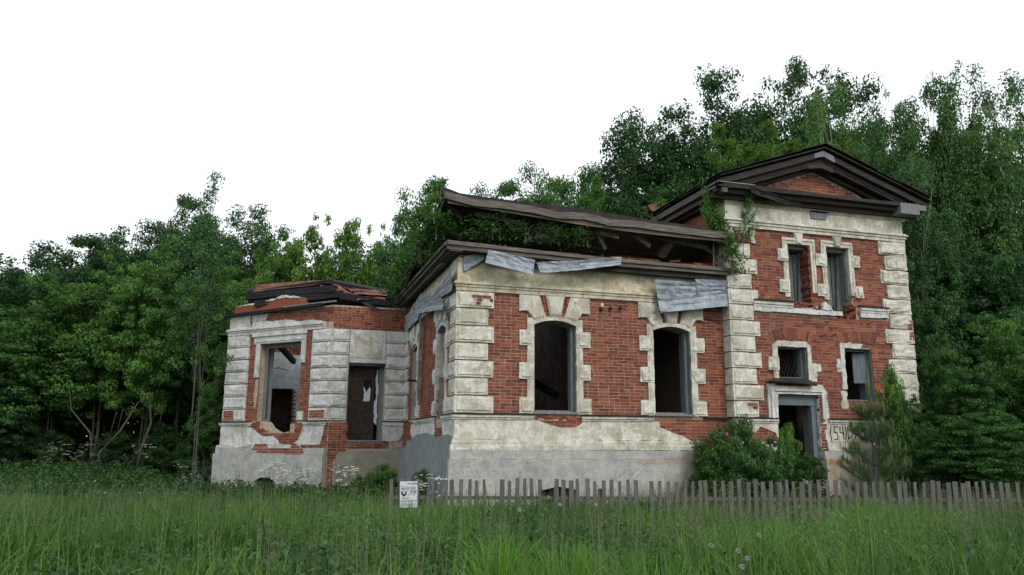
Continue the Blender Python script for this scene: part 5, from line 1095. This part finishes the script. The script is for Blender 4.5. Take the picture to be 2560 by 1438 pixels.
def sapling(px, pyb, pyt, Y, halfpx, label, v=0, dark=False, col=(1, 1, 1), name='sapling', tilt=0.):
    b = at(px, pyb, Y); dep = float((b-EYE)@W); h = (pyb-pyt)/F_PX*dep*1.03; r = halfpx/F_PX*dep; fm, tm = (SAPB[v % 2 if dark else 2] if h < 1.05 else (SAPD if dark else SAP)[v % (2 if dark else 3)])
    o = tag(empty(name, b), label, 'sapling', 'plants rooted on the ruined roofs'); o.scale = (r/.55, r/.55, h/2); o.rotation_euler = (0, tilt, RNG.uniform(0, 6.28) if not tilt else 0)
    for nm, me in (('foliage', fm), ('stem', tm)):
        c = bpy.data.objects.new(nm, me); COL.objects.link(c); c.parent = o; c.color = (*col, 1)
sapling(1785, 668, 440, -.25, 42, 'young birch growing from the right end of the low cornice beside the tower', 0, col=(.9, 1, 1))
sapling(1800, 640, 545, -.35, 30, 'bushy maple shoot at the foot of the young birch on the cornice', 1, col=(.8, .9, .9))
sapling(1830, 690, 600, -.5, 26, 'small leafy shoot hanging over the top of the tower pilaster', 1, True, (1.2, 1.2, 1.1))
sapling(1855, 650, 480, -.55, 26, 'thin twig with dark leaves in front of the white tower frieze', 0, True, (1, 1.15, 1), tilt=.2)
sapling(1232, 600, 500, -.1, 30, 'bushy shoot on the cornice above the first bent metal strip', 1, True, (1.1, 1.2, 1.1)); sapling(1205, 600, 545, -.1, 34, 'low dark tuft at the left of the attic opening', 0, True)
sapling(1275, 602, 555, -.1, 24, 'small fresh shoot right of the bushy one on the cornice', 2, False, (.7, .8, .9)); sapling(1395, 612, 520, -.15, 26, 'upright shoot in the middle of the attic opening', 1, True, (1.3, 1.35, 1.1))
sapling(1375, 612, 570, -.2, 36, 'low bush in the middle of the attic opening', 0, True, (.7, .8, .75)); sapling(1470, 618, 545, -.15, 36, 'wide bush right of the middle in the attic opening', 1, True, (.8, .9, .85)); sapling(1440, 615, 560, -.2, 30, 'dark bush beside the wide one in the attic opening', 0, True)
sapling(1315, 608, 540, -.1, 24, 'grassy tuft hanging before the attic boards', 0, True, (.7, .8, .7))
sapling(1495, 545, 440, 1.2, 28, 'young birch on the low roof above the eaves', 0, col=(.9, 1.0, 1.0)); sapling(1460, 535, 490, 1.2, 20, 'small shoot on the low roof left of the young birch', 1, col=(.8, .95, .95))
sapling(1612, 540, 515, 1.6, 8, 'tiny yellow shoot on the low roof', 1); sapling(1655, 560, 495, 2.4, 18, 'light green shoot where the low roof meets the tower eaves', 2)
sapling(1805, 440, 310, 3.0, 42, 'bright yellow green sapling on the left slope of the tower roof', 1, col=(1, 1, .9)); sapling(1875, 430, 350, 3.2, 30, 'low bright shoot right of the first sapling on the tower roof', 0); sapling(1935, 420, 305, 3.4, 40, 'bright sapling nearest the ridge on the tower roof', 2, col=(.95, .95, .9)); sapling(1985, 405, 345, 3.4, 26, 'small bright shoot close to the ridge of the tower roof', 1)
sapling(1085, 560, 480, -.5, 26, 'fresh creeper shoot at the top left corner of the raised eaves', 2, col=(.8, .9, .9)); sapling(1075, 640, 560, 1.0, 34, 'dark creeper mass on the side cornice under the corner eaves', 1, True); sapling(1110, 600, 530, .2, 34, 'dark leafy shoot inside the corner of the attic', 0, True, (1, 1.1, 1)); sapling(1150, 598, 560, .1, 28, 'low dark shoot behind the corner of the cornice', 1, True)
sapling(1060, 600, 520, .6, 34, 'leafy creeper spilling from the corner of the raised eaves', 0, True, (1, 1.1, 1)); sapling(1035, 650, 560, 2.4, 30, 'leafy creeper half way down the side eaves', 1, True, (1, 1.1, 1)); sapling(1050, 660, 590, 2.0, 28, 'dark creeper lower down the side cornice', 1, True); sapling(1015, 700, 640, 4.0, 30, 'dark creeper at the back end of the side cornice', 0, True, (.8, .9, .8)); sapling(990, 760, 700, 6.5, 30, 'dark tuft in the corner between bay roof and side wall', 1, True, (.7, .75, .6)); sapling(1000, 725, 650, 5.2, 26, 'reddish green twiggy tuft beside the bay roof', 0, True, (1.3, 1.0, .7))
sapling(1090, 600, 450, .1, 42, 'tall leafy bush covering the left corner of the raised eaves', 1, True, (1.25, 1.3, 1.0)); sapling(1250, 602, 510, -.15, 32, 'leafy bush in the left third of the attic opening', 1, True, (.8, .9, .8)); sapling(1180, 600, 520, .0, 34, 'leafy bush beside the left corner strut', 0, True, (.8, .9, .8))
mo = MB(); r_ = random.Random(3)
for i in range(34):
    a = np.array(at(1330+r_.uniform(-25, 60), 605, -.3)); e = a+np.array([r_.uniform(-.3, .3), r_.uniform(-.25, -.05), r_.uniform(-.1, .45)]); mo.tube([a, (a+e)/2+np.array([0, -.05, .1]), e], [.006, .004, .002], 3)
tag(mo.build('dry_twigs', M['bark_grey']), 'tangle of dry pale twigs on the cornice edge', 'twigs', kind='stuff')

# ---- young pine
def pine():
    b = EYE+ray(2182, 1114)*17.4; z0 = float(gz(b[0], b[1])); o = tag(empty('young_pine', (b[0], b[1], z0)), 'young pine with long yellow green candles in front of the graffiti', 'pine'); o.scale = (.8, .8, .93); rng = np.random.default_rng(9); r = random.Random(9)
    q = MB(); q.tube([(0, 0, -.1), (.02, 0, 1), (0, .02, 2), (.0, 0, 3.1)], [.045, .035, .022, .01], 7); cq = MB(); pts = []; cand = []
    for lv, (z, R, n) in enumerate([(.35, .8, 6), (.8, .9, 7), (1.25, .75, 6), (1.8, .55, 6), (2.35, .34, 5)]):
        for k in range(n):
            a = 6.283*k/n+lv*.7+r.uniform(-.2, .2); e = Vector((math.cos(a)*R, math.sin(a)*R, z+R*.55)); s = Vector((0, 0, z)); m_ = s.lerp(e, .5)-Vector((0, 0, .05)); q.tube([s, m_, e], [.014, .01, .006], 4)
            for u in np.linspace(.3, 1, 9): pts += [(s.lerp(m_, u*2) if u < .5 else m_.lerp(e, u*2-1), (e-s).normalized())]
            for j in range(3):
                c = e+Vector((r.uniform(-.12, .12), r.uniform(-.12, .12), r.uniform(-.05, .03))); cand.append((c, r.uniform(.16, .30)))
            for j in range(3):
                p_ = m_.lerp(e, r.random()); e2 = p_+Vector((r.uniform(-.25, .25), r.uniform(-.25, .25), .16)); q.tube([p_, e2], [.006, .004], 3); pts += [(p_.lerp(e2, u), (e2-p_).normalized()) for u in (.3, .6, .9)]; cand.append((e2, r.uniform(.1, .2)))
    for z in np.linspace(2.0, 3.1, 10): pts.append((Vector((0, 0, z)), Vector((0, 0, 1))))
    for a in range(6): cand.append((Vector((.05*math.cos(a), .05*math.sin(a), 2.95)), r.uniform(.4, .75)))
    P0 = np.array([tuple(p) for p, d in pts]); D0 = np.array([tuple(d) for p, d in pts]); n = 30000; idx = rng.integers(0, len(P0), n)
    d = unit_(D0[idx]*.6+rng.normal(0, .75, (n, 3))+np.array([0, 0, .35])); b0 = P0[idx]+rng.normal(0, .03, (n, 3)); L = rng.uniform(.06, .12, n)[:, None]; w = unit_(np.cross(d, rng.normal(size=(n, 3))))*.0035
    V = np.stack([b0-w, b0+w, b0+d*L], 1).reshape(-1, 3); fo = link('needles', arr_mesh('needles', V, np.arange(3*n).reshape(n, 3), np.clip(rng.normal(.5, .2, n), 0, 1), 'needle'), o)
    CN = []
    for c, h in cand:
        t = Vector((r.uniform(-.12, .12)*h, r.uniform(-.12, .12)*h, h)); cq.tube([c, c+t*.5, c+t], [.008, .009, .004], 5, r.uniform(.3, 1))
        for k in range(int(h*90)):
            u = r.random(); CN.append((tuple(c+t*u), (r.gauss(0, .5), r.gauss(0, .5), 1)))
    A = np.array([x[0] for x in CN]); Dn = unit_(np.array([x[1] for x in CN])); w = unit_(np.cross(Dn, rng.normal(size=Dn.shape)))*.0025
    V = np.stack([A-w, A+w, A+Dn*.035], 1).reshape(-1, 3); link('candle_needles', arr_mesh('candle_needles', V, np.arange(3*len(A)).reshape(-1, 3), rng.random(len(A)), 'candle'), o)
    tag(cq.build('candles', M['candle'], o), kind='stuff'); q.build('trunk', M['bark'], o)
pine()

# ================================================================== FENCE AND POSTER
FD = 14.0
def fpt(px, z, back=0.):
    p = EYE+ray(px, 1114)*(FD+back); return np.array([p[0], p[1], z])
fence = tag(empty('picket_fence', tuple(fpt(1750, 0.))), 'weathered grey picket fence with square topped boards along the front of the ruin', 'fence')
fo = np.array(fence.location); ang = math.atan2(RT[1], RT[0]); pk = []
for v in range(5):
    r = random.Random(v); q = MB(); w = .031+.0025*v; h = 1.02; q.hexa([(-w, -.009, 0), (w, -.009, 0), (w, .009, 0), (-w, .009, 0), (-w+.004, -.009, h), (w-.003, -.009, h+r.uniform(-.01, .01)), (w-.003, .009, h), (-w+.004, .009, h)]); me = q.mesh('picket'); me.materials.append(M['wood_grey']); pk.append(me)
px = 985.; k = 0; PX = [985, 1005.5, 1027, 1045, 1070, 1085]; x = 1098.
while x < 2900: x += 19.6+RNG.uniform(-1.6, 1.6); PX.append(x)
for x in PX:
    if RNG.random() < .02 and x > 1200: continue
    g = fpt(x, 0); t = RNG.uniform(.985, 1.03)-(.03 if 1085 < x < 1130 else 0); o = bpy.data.objects.new('picket', pk[RNG.randrange(5)]); COL.objects.link(o); o.parent = fence
    o.location = (g[0]-fo[0], g[1]-fo[1], t*1.0-1.02+.005+RNG.uniform(-.01, .012)); o.rotation_euler = (RNG.gauss(0, .012), RNG.gauss(0, .018)-(.03 if x > 2400 else 0), ang+RNG.uniform(-.06, .06)); o.scale = (RNG.uniform(.9, 1.12), 1, 1)
for a, b in ((985, 1090), (1100, 1500), (1500, 1900), (1900, 2350), (2350, 2900)):
    for z in (.70, .28):
        p0, p1 = fpt(a, z, .035)-fo, fpt(b, z+RNG.uniform(-.02, .02), .035)-fo; p0[2] = z; p1[2] = z
        MB().beam(p0, p1, .035, .06).build('rail', M['wood_grey'], fence)
for x in (1000, 1500, 1905, 2350, 2800):
    p = fpt(x, 0, .11)-fo; MB().beam((p[0], p[1], -.3), (p[0], p[1], .86), .08, .08, up=(0, 1, 0)).build('post', M['wood_grey'], fence)
# poster nailed to the first boards
pa = fpt(1026, 0); W_, H_ = 43.5/F_PX*FD, 63/F_PX*FD; zc = atd(1026, 1234.5, FD)[2]
post = tag(empty('poster', (pa[0]-W[0]*.02, pa[1]-W[1]*.02, zc)), 'white paper notice with black lettering and a hen, nailed to the first fence boards', 'poster'); post.rotation_euler = (0, -.03, ang)
q = MB(); n = 6; V = []
for j in range(n+1):
    for i in range(n+1): V.append(((i/n-.5)*W_, -.018-.003*math.sin(i*1.4+j), (j/n-.5)*H_))
V2 = [(a, b+.001, c) for a, b, c in V]; N1 = (n+1)**2
q.add(V+V2, [(j*(n+1)+i, j*(n+1)+i+1, (j+1)*(n+1)+i+1, (j+1)*(n+1)+i) for j in range(n) for i in range(n)]+[(N1+j*(n+1)+i, N1+(j+1)*(n+1)+i, N1+(j+1)*(n+1)+i+1, N1+j*(n+1)+i+1) for j in range(n) for i in range(n)])
q.build('sheet', M['paper'], post, recalc=False)
def text(s, x, z, size, mat='ink', sp=1.0, shear=0, bold=.0):
    cu = bpy.data.curves.new('lettering', 'FONT'); cu.body = s; cu.size = size; cu.space_character = sp; cu.shear = shear; cu.offset = bold; cu.align_x = 'LEFT'; cu.extrude = .0002; cu.resolution_u = 2
    o = bpy.data.objects.new('lettering', cu); COL.objects.link(o); bpy.context.view_layer.update(); me = bpy.data.meshes.new_from_object(o); bpy.data.objects.remove(o)
    me.materials.clear(); o = link('lettering', me, post, M[mat]); o.rotation_euler = (math.pi/2, 0, 0); o.location = (x*W_, -.0235, z*H_); return o
text('Объявление!', -.12, .385, .042, 'ink_grey', 1.0, .25, .0007); text('ПРОДАЖА', -.42, .18, .036, 'ink', 1.55, 0, .0007); text('КУР', .08, .055, .055, 'ink', 1.1, 0, .0018); text('У МАГАЗИНА', -.43, -.27, .031, 'ink', 1.38, 0, .0007)
q = MB(); PF = Fr((0, -.0215, 0), (1, 0, 0), (0, -1, 0)); rr = random.Random(2)
for z, x0, x1, h in ((.29, -.42, .42, .004), (.245, -.42, .44, .006), (.265, -.2, .4, .003), (.02, -.02, .42, .008), (-.03, -.04, .38, .012), (-.12, -.42, -.05, .004), (-.165, -.4, .02, .012), (-.34, -.4, .42, .003), (-.385, -.38, .42, .008), (-.42, -.38, .3, .006)):
    x = x0
    while x < x1: w = rr.uniform(.02, .07); q.box(PF, x*W_, min(x+w, x1)*W_, z*H_, z*H_+h*.8, 0, .0004); x += w+.012
tag(q.build('small_print', M['ink_grey'], post), kind='stuff')
MB().prism(PF, [(a*W_, b*H_) for a, b in [(-.43, .06), (-.41, .12), (-.37, .13), (-.34, .09), (-.33, .04), (-.26, .02), (-.2, .03), (-.19, .09), (-.16, .12), (-.14, .15), (-.12, .13), (-.09, .13), (-.12, .11), (-.12, .04), (-.16, -.03), (-.22, -.06), (-.28, -.08), (-.3, -.05), (-.38, -.02)][::-1]], 0, .0004).build('hen_picture', M['ink'], post)

# ================================================================== GRASS AND FLOWERS
def inside_house(x, y):
    a = (x > -.3) & (x < 13) & (y > -.15) & (y < 8); b = (x > -6) & (x < 0) & (y > 7.1) & (y < 15) & ((x+y) > 4.7); return a | b | ((x > 7) & (x < 13) & (y > -.55) & (y < 8))
def scatter(n, d0, d1, rng, margin=1.25, pw=1.0):
    dep = d0+(d1-d0)*rng.random(n)**pw; lat = rng.uniform(-1, 1, n)*(.65*margin*dep+1.2); h = W[:2]/np.linalg.norm(W[:2])
    x = EYE[0]+h[0]*dep+RT[0]*lat; y = EYE[1]+h[1]*dep+RT[1]*lat; k = ~inside_house(x, y); return x[k], y[k], dep[k], lat[k]
def grass(n, d0, d1, h0, h1, w, rng, segs=3, pw=1.0):
    x, y, dep, lat = scatter(n, d0, d1, rng, pw=pw)
    pn = wob(x*1.7, y*1.7); k = rng.random(len(x)) < .45+.55*smooth(-.5, .5, pn+rng.normal(0, .2, len(x))); x, y, dep, lat = x[k], y[k], dep[k], lat[k]; n = len(x)
    hm = .74+.38*wob(x*1.1+3, y*1.1)+.36*wob(x*3+1, y*3); cut = 1-.35*smooth(-1, -5, lat)*smooth(14, 20, dep)
    h = rng.uniform(h0, h1, n)*np.clip(hm, .45, 1.25)*cut; lz = gz(x, y); la = rng.uniform(0, 6.283, n); lean = np.abs(rng.normal(.3, .28, n)); wv = w*rng.uniform(.6, 1.4, n)
    dx, dy = np.cos(la), np.sin(la); fa = rng.uniform(0, 6.283, n); sx, sy = np.cos(fa)*wv, np.sin(fa)*wv; V = []
    lv = np.linspace(0, 1, segs+1)
    for t in lv[:-1]:
        ox = dx*h*lean*t**2; oz = h*t*(1-.25*lean*t); ww = (1-t*.55)
        V.append(np.stack([x+dx*h*lean*t*t-sx*ww, y+dy*h*lean*t*t-sy*ww, lz+oz], 1)); V.append(np.stack([x+dx*h*lean*t*t+sx*ww, y+dy*h*lean*t*t+sy*ww, lz+oz], 1))
    V.append(np.stack([x+dx*h*lean*1.25, y+dy*h*lean*1.25, lz+h*(1-.35*lean)], 1)); m_ = len(V); V = np.stack(V, 1).reshape(-1, 3); b = np.arange(n)*m_
    Q = [np.stack([b+2*i, b+2*i+1, b+2*i+3, b+2*i+2], 1) for i in range(segs-1)]; T = np.stack([b+m_-3, b+m_-2, b+m_-1], 1)
    z_ = .52+.42*wob(x*1.1+5, y*1.1-2)+.22*wob(x*3.1, y*3.1+4)+rng.normal(0, .17, n)
    lush = np.exp(-((lat-(-.12))**2+((dep-6.2)*.8)**2)/.25); z_ = np.clip(z_+lush*.6, 0, 1); return V, Q+[T], np.concatenate([z_]*(len(Q)+1))
rng = np.random.default_rng(21)
for nm, a in (('fence_grass', (15000, 11.6, 13.9, .65, 1.0, .008, rng, 3, 1)), ('tall_grass', (46000, 3.0, 9, .45, .9, .0075, rng, 3, .75)), ('meadow_grass', (80000, 8, 17, .5, .92, .0095, rng, 2, .85)), ('far_grass', (60000, 16, 34, .35, .7, .012, rng, 2, .9))):
    V, F, t = grass(*a); tag(link(nm, arr_mesh(nm, V, F, t, 'grass')), {'fence_grass': 'tall grass growing up against the picket fence', 'tall_grass': 'tall green grass blades across the foreground', 'meadow_grass': 'uncut grass around the picket fence', 'far_grass': 'shorter grass reaching the trees and house walls'}[nm], 'grass', kind='stuff')
# extra lush yellow green clump in the middle foreground
def clump(px, dep, n, rad, h0, h1, col, label, w=.004):
    r = np.random.default_rng(int(px)); c = EYE+ray(px, 1114)*dep; a = r.uniform(0, 6.283, n); q_ = rad*np.sqrt(r.random(n)); x = c[0]+np.cos(a)*q_; y = c[1]+np.sin(a)*q_; h = r.uniform(h0, h1, n); la = a+r.normal(0, .8, n); ln = r.uniform(.02, .45, n)*(q_/rad+.2); fa = r.uniform(0, 6.28, n); V = []
    lz = gz(x, y)
    for t in (0, .35, .7): V += [np.stack([x+np.cos(la)*h*ln*t*t+s*np.cos(fa)*w*(1-.5*t), y+np.sin(la)*h*ln*t*t+s*np.sin(fa)*w*(1-.5*t), lz+h*t*(1-.2*ln)], 1) for s in (-1, 1)]
    V.append(np.stack([x+np.cos(la)*h*ln*1.3, y+np.sin(la)*h*ln*1.3, lz+h*(1-.5*ln)], 1)); V = np.stack(V, 1).reshape(-1, 3); b = np.arange(n)*7
    o = link('grass_clump', arr_mesh('grass_clump', V, [np.stack([b, b+1, b+3, b+2], 1), np.stack([b+2, b+3, b+5, b+4], 1), np.stack([b+4, b+5, b+6], 1)], np.tile(np.clip(r.normal(.75, .2, n), 0, 1), 3), 'grass')); o.color = (*col, 1); tag(o, label, 'grass', kind='stuff')
clump(1255, 6.0, 420, .15, .45, .8, (1.0, 1.25, .7), 'lush yellow green grass clump in the middle of the foreground'); clump(1420, 6.4, 300, .2, .4, .7, (1.0, 1.25, .8), 'green grass clump right of the lush one'); clump(1880, 7.4, 420, .3, .5, .85, (.9, 1.25, .8), 'tall arching grass clump before the middle of the fence'); clump(1640, 5.4, 300, .2, .4, .7, (.9, 1.2, .8), 'arching grass clump right of the dandelion clocks'); clump(2450, 6.0, 400, .3, .4, .7, (1.0, 1.25, .7), 'grass clump at the lower right'); clump(470, 5.2, 400, .3, .4, .65, (1.0, 1.15, .7), 'grass clump at the lower left')
# feathery seed heads
def seeds(n, rng):
    x, y, dep, lat = scatter(n*2, 4.2, 16, rng, pw=.8); z_ = wob(x*.8+1, y*.8+2); k = z_+rng.normal(0, .25, len(x)) > .05; x, y = x[k][:n], y[k][:n]; n = len(x); lz = gz(x, y); h = rng.uniform(.65, 1.0, n); la = rng.uniform(0, 6.283, n); ln = rng.uniform(.02, .2, n); ex = x+np.cos(la)*h*ln; ey = y+np.sin(la)*h*ln; w = .0016
    V = np.stack([np.stack([x-w, y, lz], 1), np.stack([x+w, y, lz], 1), np.stack([ex+w*.6, ey, lz+h], 1), np.stack([ex-w*.6, ey, lz+h], 1)], 1).reshape(-1, 3); F = np.arange(4*n).reshape(n, 4)
    m_ = 12; idx = np.repeat(np.arange(n), m_); u = rng.random(n*m_); P_ = np.stack([x[idx]+(ex-x)[idx]*(1-.24*u), y[idx]+(ey-y)[idx]*(1-.24*u), (lz+h*(1-.0))[idx]-.2*u*h[idx]], 1)+rng.normal(0, 1, (n*m_, 3))*np.array([.014, .014, .006])*(.4+1.5*u[:, None])
    V2, F2 = leaves(P_, .016, rng, 0, .35, -1.0); return np.concatenate([V, V2]), np.concatenate([F, F2+len(V)]), np.clip(np.concatenate([rng.random(n), rng.normal(.5, .25, n*m_)]), 0, 1)
V, F, t = seeds(3000, rng); tag(link('seed_heads', arr_mesh('seed_heads', V, F, t, 'straw')), 'feathery brownish seed heads standing above the grass', 'grass', kind='stuff')
# broad leaved weeds
def weeds(n, d0, d1, size, hh, rng, thr=.1, lpp=26):
    x, y, dep, lat = scatter(n*3, d0, d1, rng, pw=.85); z_ = wob(x*1.5+7, y*1.5+1); k = z_+rng.normal(0, .15, len(x)) > thr; x, y, dep = x[k][:n], y[k][:n], dep[k][:n]; n = len(x); idx = np.repeat(np.arange(n), lpp); h = rng.uniform(.5, 1, n)*hh
    u = rng.random(n*lpp)**.6; r = .10+.12*(1-u); a = rng.uniform(0, 6.283, n*lpp); P_ = np.stack([x[idx]+np.cos(a)*r, y[idx]+np.sin(a)*r, gz(x, y)[idx]+h[idx]*u], 1); V, F = leaves(P_, size, rng, 1.2, .5, .35)
    return V, F, np.clip(rng.normal(.45, .18, n)[idx]+rng.normal(0, .1, n*lpp), 0, 1)
for nm, a, lb in (('broadleaf_weeds', (1300, 3.6, 11, .07, .60, rng, .12), 'dark broad leaved weeds among the foreground grass'), ('ground_elder', (2600, 9, 21, .085, .48, rng, -.1, 22), 'leafy ground elder between fence and walls'), ('nettles', (2600, 20, 31, .13, .55, rng, -.3, 20), 'nettles and weeds in front of the thicket')):
    V, F, t = weeds(*a); tag(link(nm, arr_mesh(nm, V, F, t, 'weed')), lb, 'weeds', kind='stuff')

def herbs():
    r = np.random.default_rng(44); VV, FF, TT = [], [], []; nb = 0
    for px, dp, rad, h, base, sz in [(640, 8.5, .5, .75, .25, .06), (700, 7.4, .4, .65, .3, .06), (900, 8.8, .6, .8, .45, .07), (980, 7.2, .45, .75, .6, .05), (860, 6.2, .4, .6, .35, .06), (1330, 8.8, .5, .8, .35, .05), (1160, 6.4, .4, .6, .3, .055), (1500, 8, .5, .8, .2, .05), (1660, 7.4, .5, .75, .4, .05), (2010, 8.2, .6, .85, .75, .05), (2080, 7.4, .6, .75, .6, .05), (2160, 6.6, .6, .7, .35, .06), (2380, 10, .6, .75, .7, .05), (560, 10, .6, .7, .5, .06), (250, 8, .5, .6, .35, .06), (330, 6.4, .4, .6, .2, .06), (120, 6.4, .4, .55, .3, .06), (1180, 11, .5, .85, .5, .06), (1290, 11.5, .5, .8, .3, .06), (460, 7, .4, .6, .3, .06), (760, 5.2, .35, .5, .3, .07), (2480, 7, .5, .6, .6, .05), (2250, 9.5, .5, .75, .3, .05)]:
        c = EYE+ray(px, 1114)*dp; k = int(900*rad); a = r.uniform(0, 6.283, k); q_ = rad*np.sqrt(r.random(k)); x = c[0]+np.cos(a)*q_; y = c[1]+np.sin(a)*q_; z = gz(x, y)+h*(1-.6*(q_/rad)**2)*r.random(k)**.45*r.uniform(.8, 1.15, k)
        V, F = leaves(np.stack([x, y, z], 1), sz, r, 1.0, .45, .3); VV.append(V); FF.append(F+nb); nb += len(V); TT.append(np.clip(r.normal(base+.15, .12, k), 0, 1))
    tag(link('herb_patches', arr_mesh('herb_patches', np.concatenate(VV), np.concatenate(FF), np.concatenate(TT), 'leaf')), 'mounds of leafy herbs mixed into the foreground grass', 'weeds', kind='stuff')
herbs()
# cow parsley
def parsley_mesh(seed):
    r = random.Random(seed); st = MB(); fl = MB()
    for k in range(6):
        a = r.uniform(0, 6.28); h = r.uniform(.65, 1.0); e = Vector((math.cos(a)*r.uniform(.05, .35), math.sin(a)*r.uniform(.05, .35), h)); st.tube([(0, 0, 0), (e.x*.3, e.y*.3, h*.5), e], [.005, .004, .002], 3)
        for u in range(r.randint(2, 4)):
            c = e+Vector((r.uniform(-.11, .11), r.uniform(-.11, .11), r.uniform(-.1, .03))); st.tube([e-Vector((0, 0, .12)), c-Vector((0, 0, .02))], [.002, .0015], 3)
            for j in range(7):
                p = c+Vector((r.gauss(0, .026), r.gauss(0, .026), r.gauss(0, .005))); s = r.uniform(.006, .011); t = r.uniform(-.3, .3); fl.add([(p.x-s, p.y-s, p.z-s*t), (p.x+s, p.y-s, p.z), (p.x+s, p.y+s, p.z+s*t), (p.x-s, p.y+s, p.z+s*.6)], [(0, 1, 2, 3)])
    a = st.mesh('stems'); a.materials.append(M['weed']); b = fl.mesh('flowers', recalc=False); b.materials.append(M['flower']); return a, b
PM = [parsley_mesh(i) for i in range(4)]
spots = []
rp = random.Random(12)
for cx, cy_, dp, n, sx, sy_, where in [(500, 1195, 22.5, 7, 45, 10, 'left of the bay corner'), (640, 1190, 22.0, 7, 85, 12, 'in front of the bay plinth'), (760, 1185, 21.5, 6, 60, 16, 'below the bare brick corner of the bay'), (120, 1150, 28, 7, 40, 12, 'at the dark edge of the thicket'), (230, 1160, 27, 5, 40, 8, 'under the twisted trunks'), (330, 1145, 28, 5, 40, 10, 'before the shaded maples'), (1085, 1215, 15.2, 4, 25, 6, 'behind the first gap in the fence'), (850, 1215, 19.5, 4, 40, 8, 'below the tan plinth')]:
    for i in range(n): spots.append((cx+rp.gauss(0, sx*.6), dp+rp.uniform(-1.2, .9), where))
ORD = ['leftmost', 'second from the left', 'third from the left', 'fourth from the left', 'fifth from the left', 'sixth from the left', 'seventh from the left', 'eighth from the left']
spots.sort(key=lambda q_: (q_[2], q_[0])); SEEN = {}
for i, (px_, dp, where) in enumerate(spots):
    SEEN[where] = SEEN.get(where, -1)+1
    g = EYE+ray(px_, 1114)*dp
    if inside_house(np.array([g[0]]), np.array([g[1]]))[0]: g = EYE+ray(px_, 1114)*(dp-2.2)
    o = tag(empty('cow_parsley', (g[0], g[1], float(gz(g[0], g[1])))), ORD[SEEN[where]]+' cow parsley '+where, 'wildflower', 'cow parsley '+where); o.rotation_euler.z = rp.uniform(0, 6.28); s = rp.uniform(.85, 1.2); o.scale = (s, s, s)
    for nm, me in zip(('stems', 'flowers'), PM[i % 4]):
        c = bpy.data.objects.new(nm, me); COL.objects.link(c); c.parent = o
# dandelion clocks
q = MB(); q.tube([(0, 0, 0), (.01, 0, .25), (0, 0, .5)], [.0035, .003, .0025], 5); dst = q.mesh('stalk'); dst.materials.append(M['straw'])
rd = np.random.default_rng(3); d = unit_(rd.normal(size=(260, 3))); w = unit_(np.cross(d, rd.normal(size=d.shape)))*.004; c0 = np.array([0, 0, .5]); V = np.stack([c0+d*.004, c0+d*.016-w*.7, c0+d*.018, c0+d*.016+w*.7], 1).reshape(-1, 3); dhd = arr_mesh('seed_head', V, np.arange(4*260).reshape(-1, 4), None, 'fluff')
for i, (px_, py_, dp, lb) in enumerate([(1298, 1275, 7.6, 'large dandelion clock right of the poster'), (1898, 1338, 6.4, 'dandelion clock alone in the middle right grass'), (1845, 1378, 5.8, 'dandelion clock above a pair at the lower right'), (1868, 1396, 5.6, 'upper dandelion clock of the pair at the lower right'), (1855, 1417, 5.4, 'lower dandelion clock of the pair at the lower right'),
      (1778, 1364, 6.0, 'dandelion clock left of the pair'), (2434, 1380, 6.2, 'dandelion clock near the lower right corner'), (1371, 1243, 9, 'small dandelion clock left of the thin pale stalks'), (1400, 1262, 8.4, 'small dandelion clock on a pale stalk before the fence'), (262, 1232, 15, 'dandelion clock far back on the left meadow'), (350, 1232, 15, 'dandelion clock right of the far left one'), (238, 1202, 17, 'dandelion clock at the back of the left meadow'), (1490, 1262, 8.3, 'dandelion clock on the right end of the pale stalks')]):
    p = atd(px_, py_, dp); g = float(gz(p[0], p[1])); s = (p[2]-g)/.5; o = tag(empty('dandelion_clock', (p[0], p[1], g)), lb, 'dandelion', 'dandelion clocks in the grass'); o.scale = (1.05, 1.05, 1)
    a = bpy.data.objects.new('stalk', dst); COL.objects.link(a); a.parent = o; a.scale = (1, 1, s); b = bpy.data.objects.new('seed_head', dhd); COL.objects.link(b); b.parent = o; b.location.z = .5*s-.5
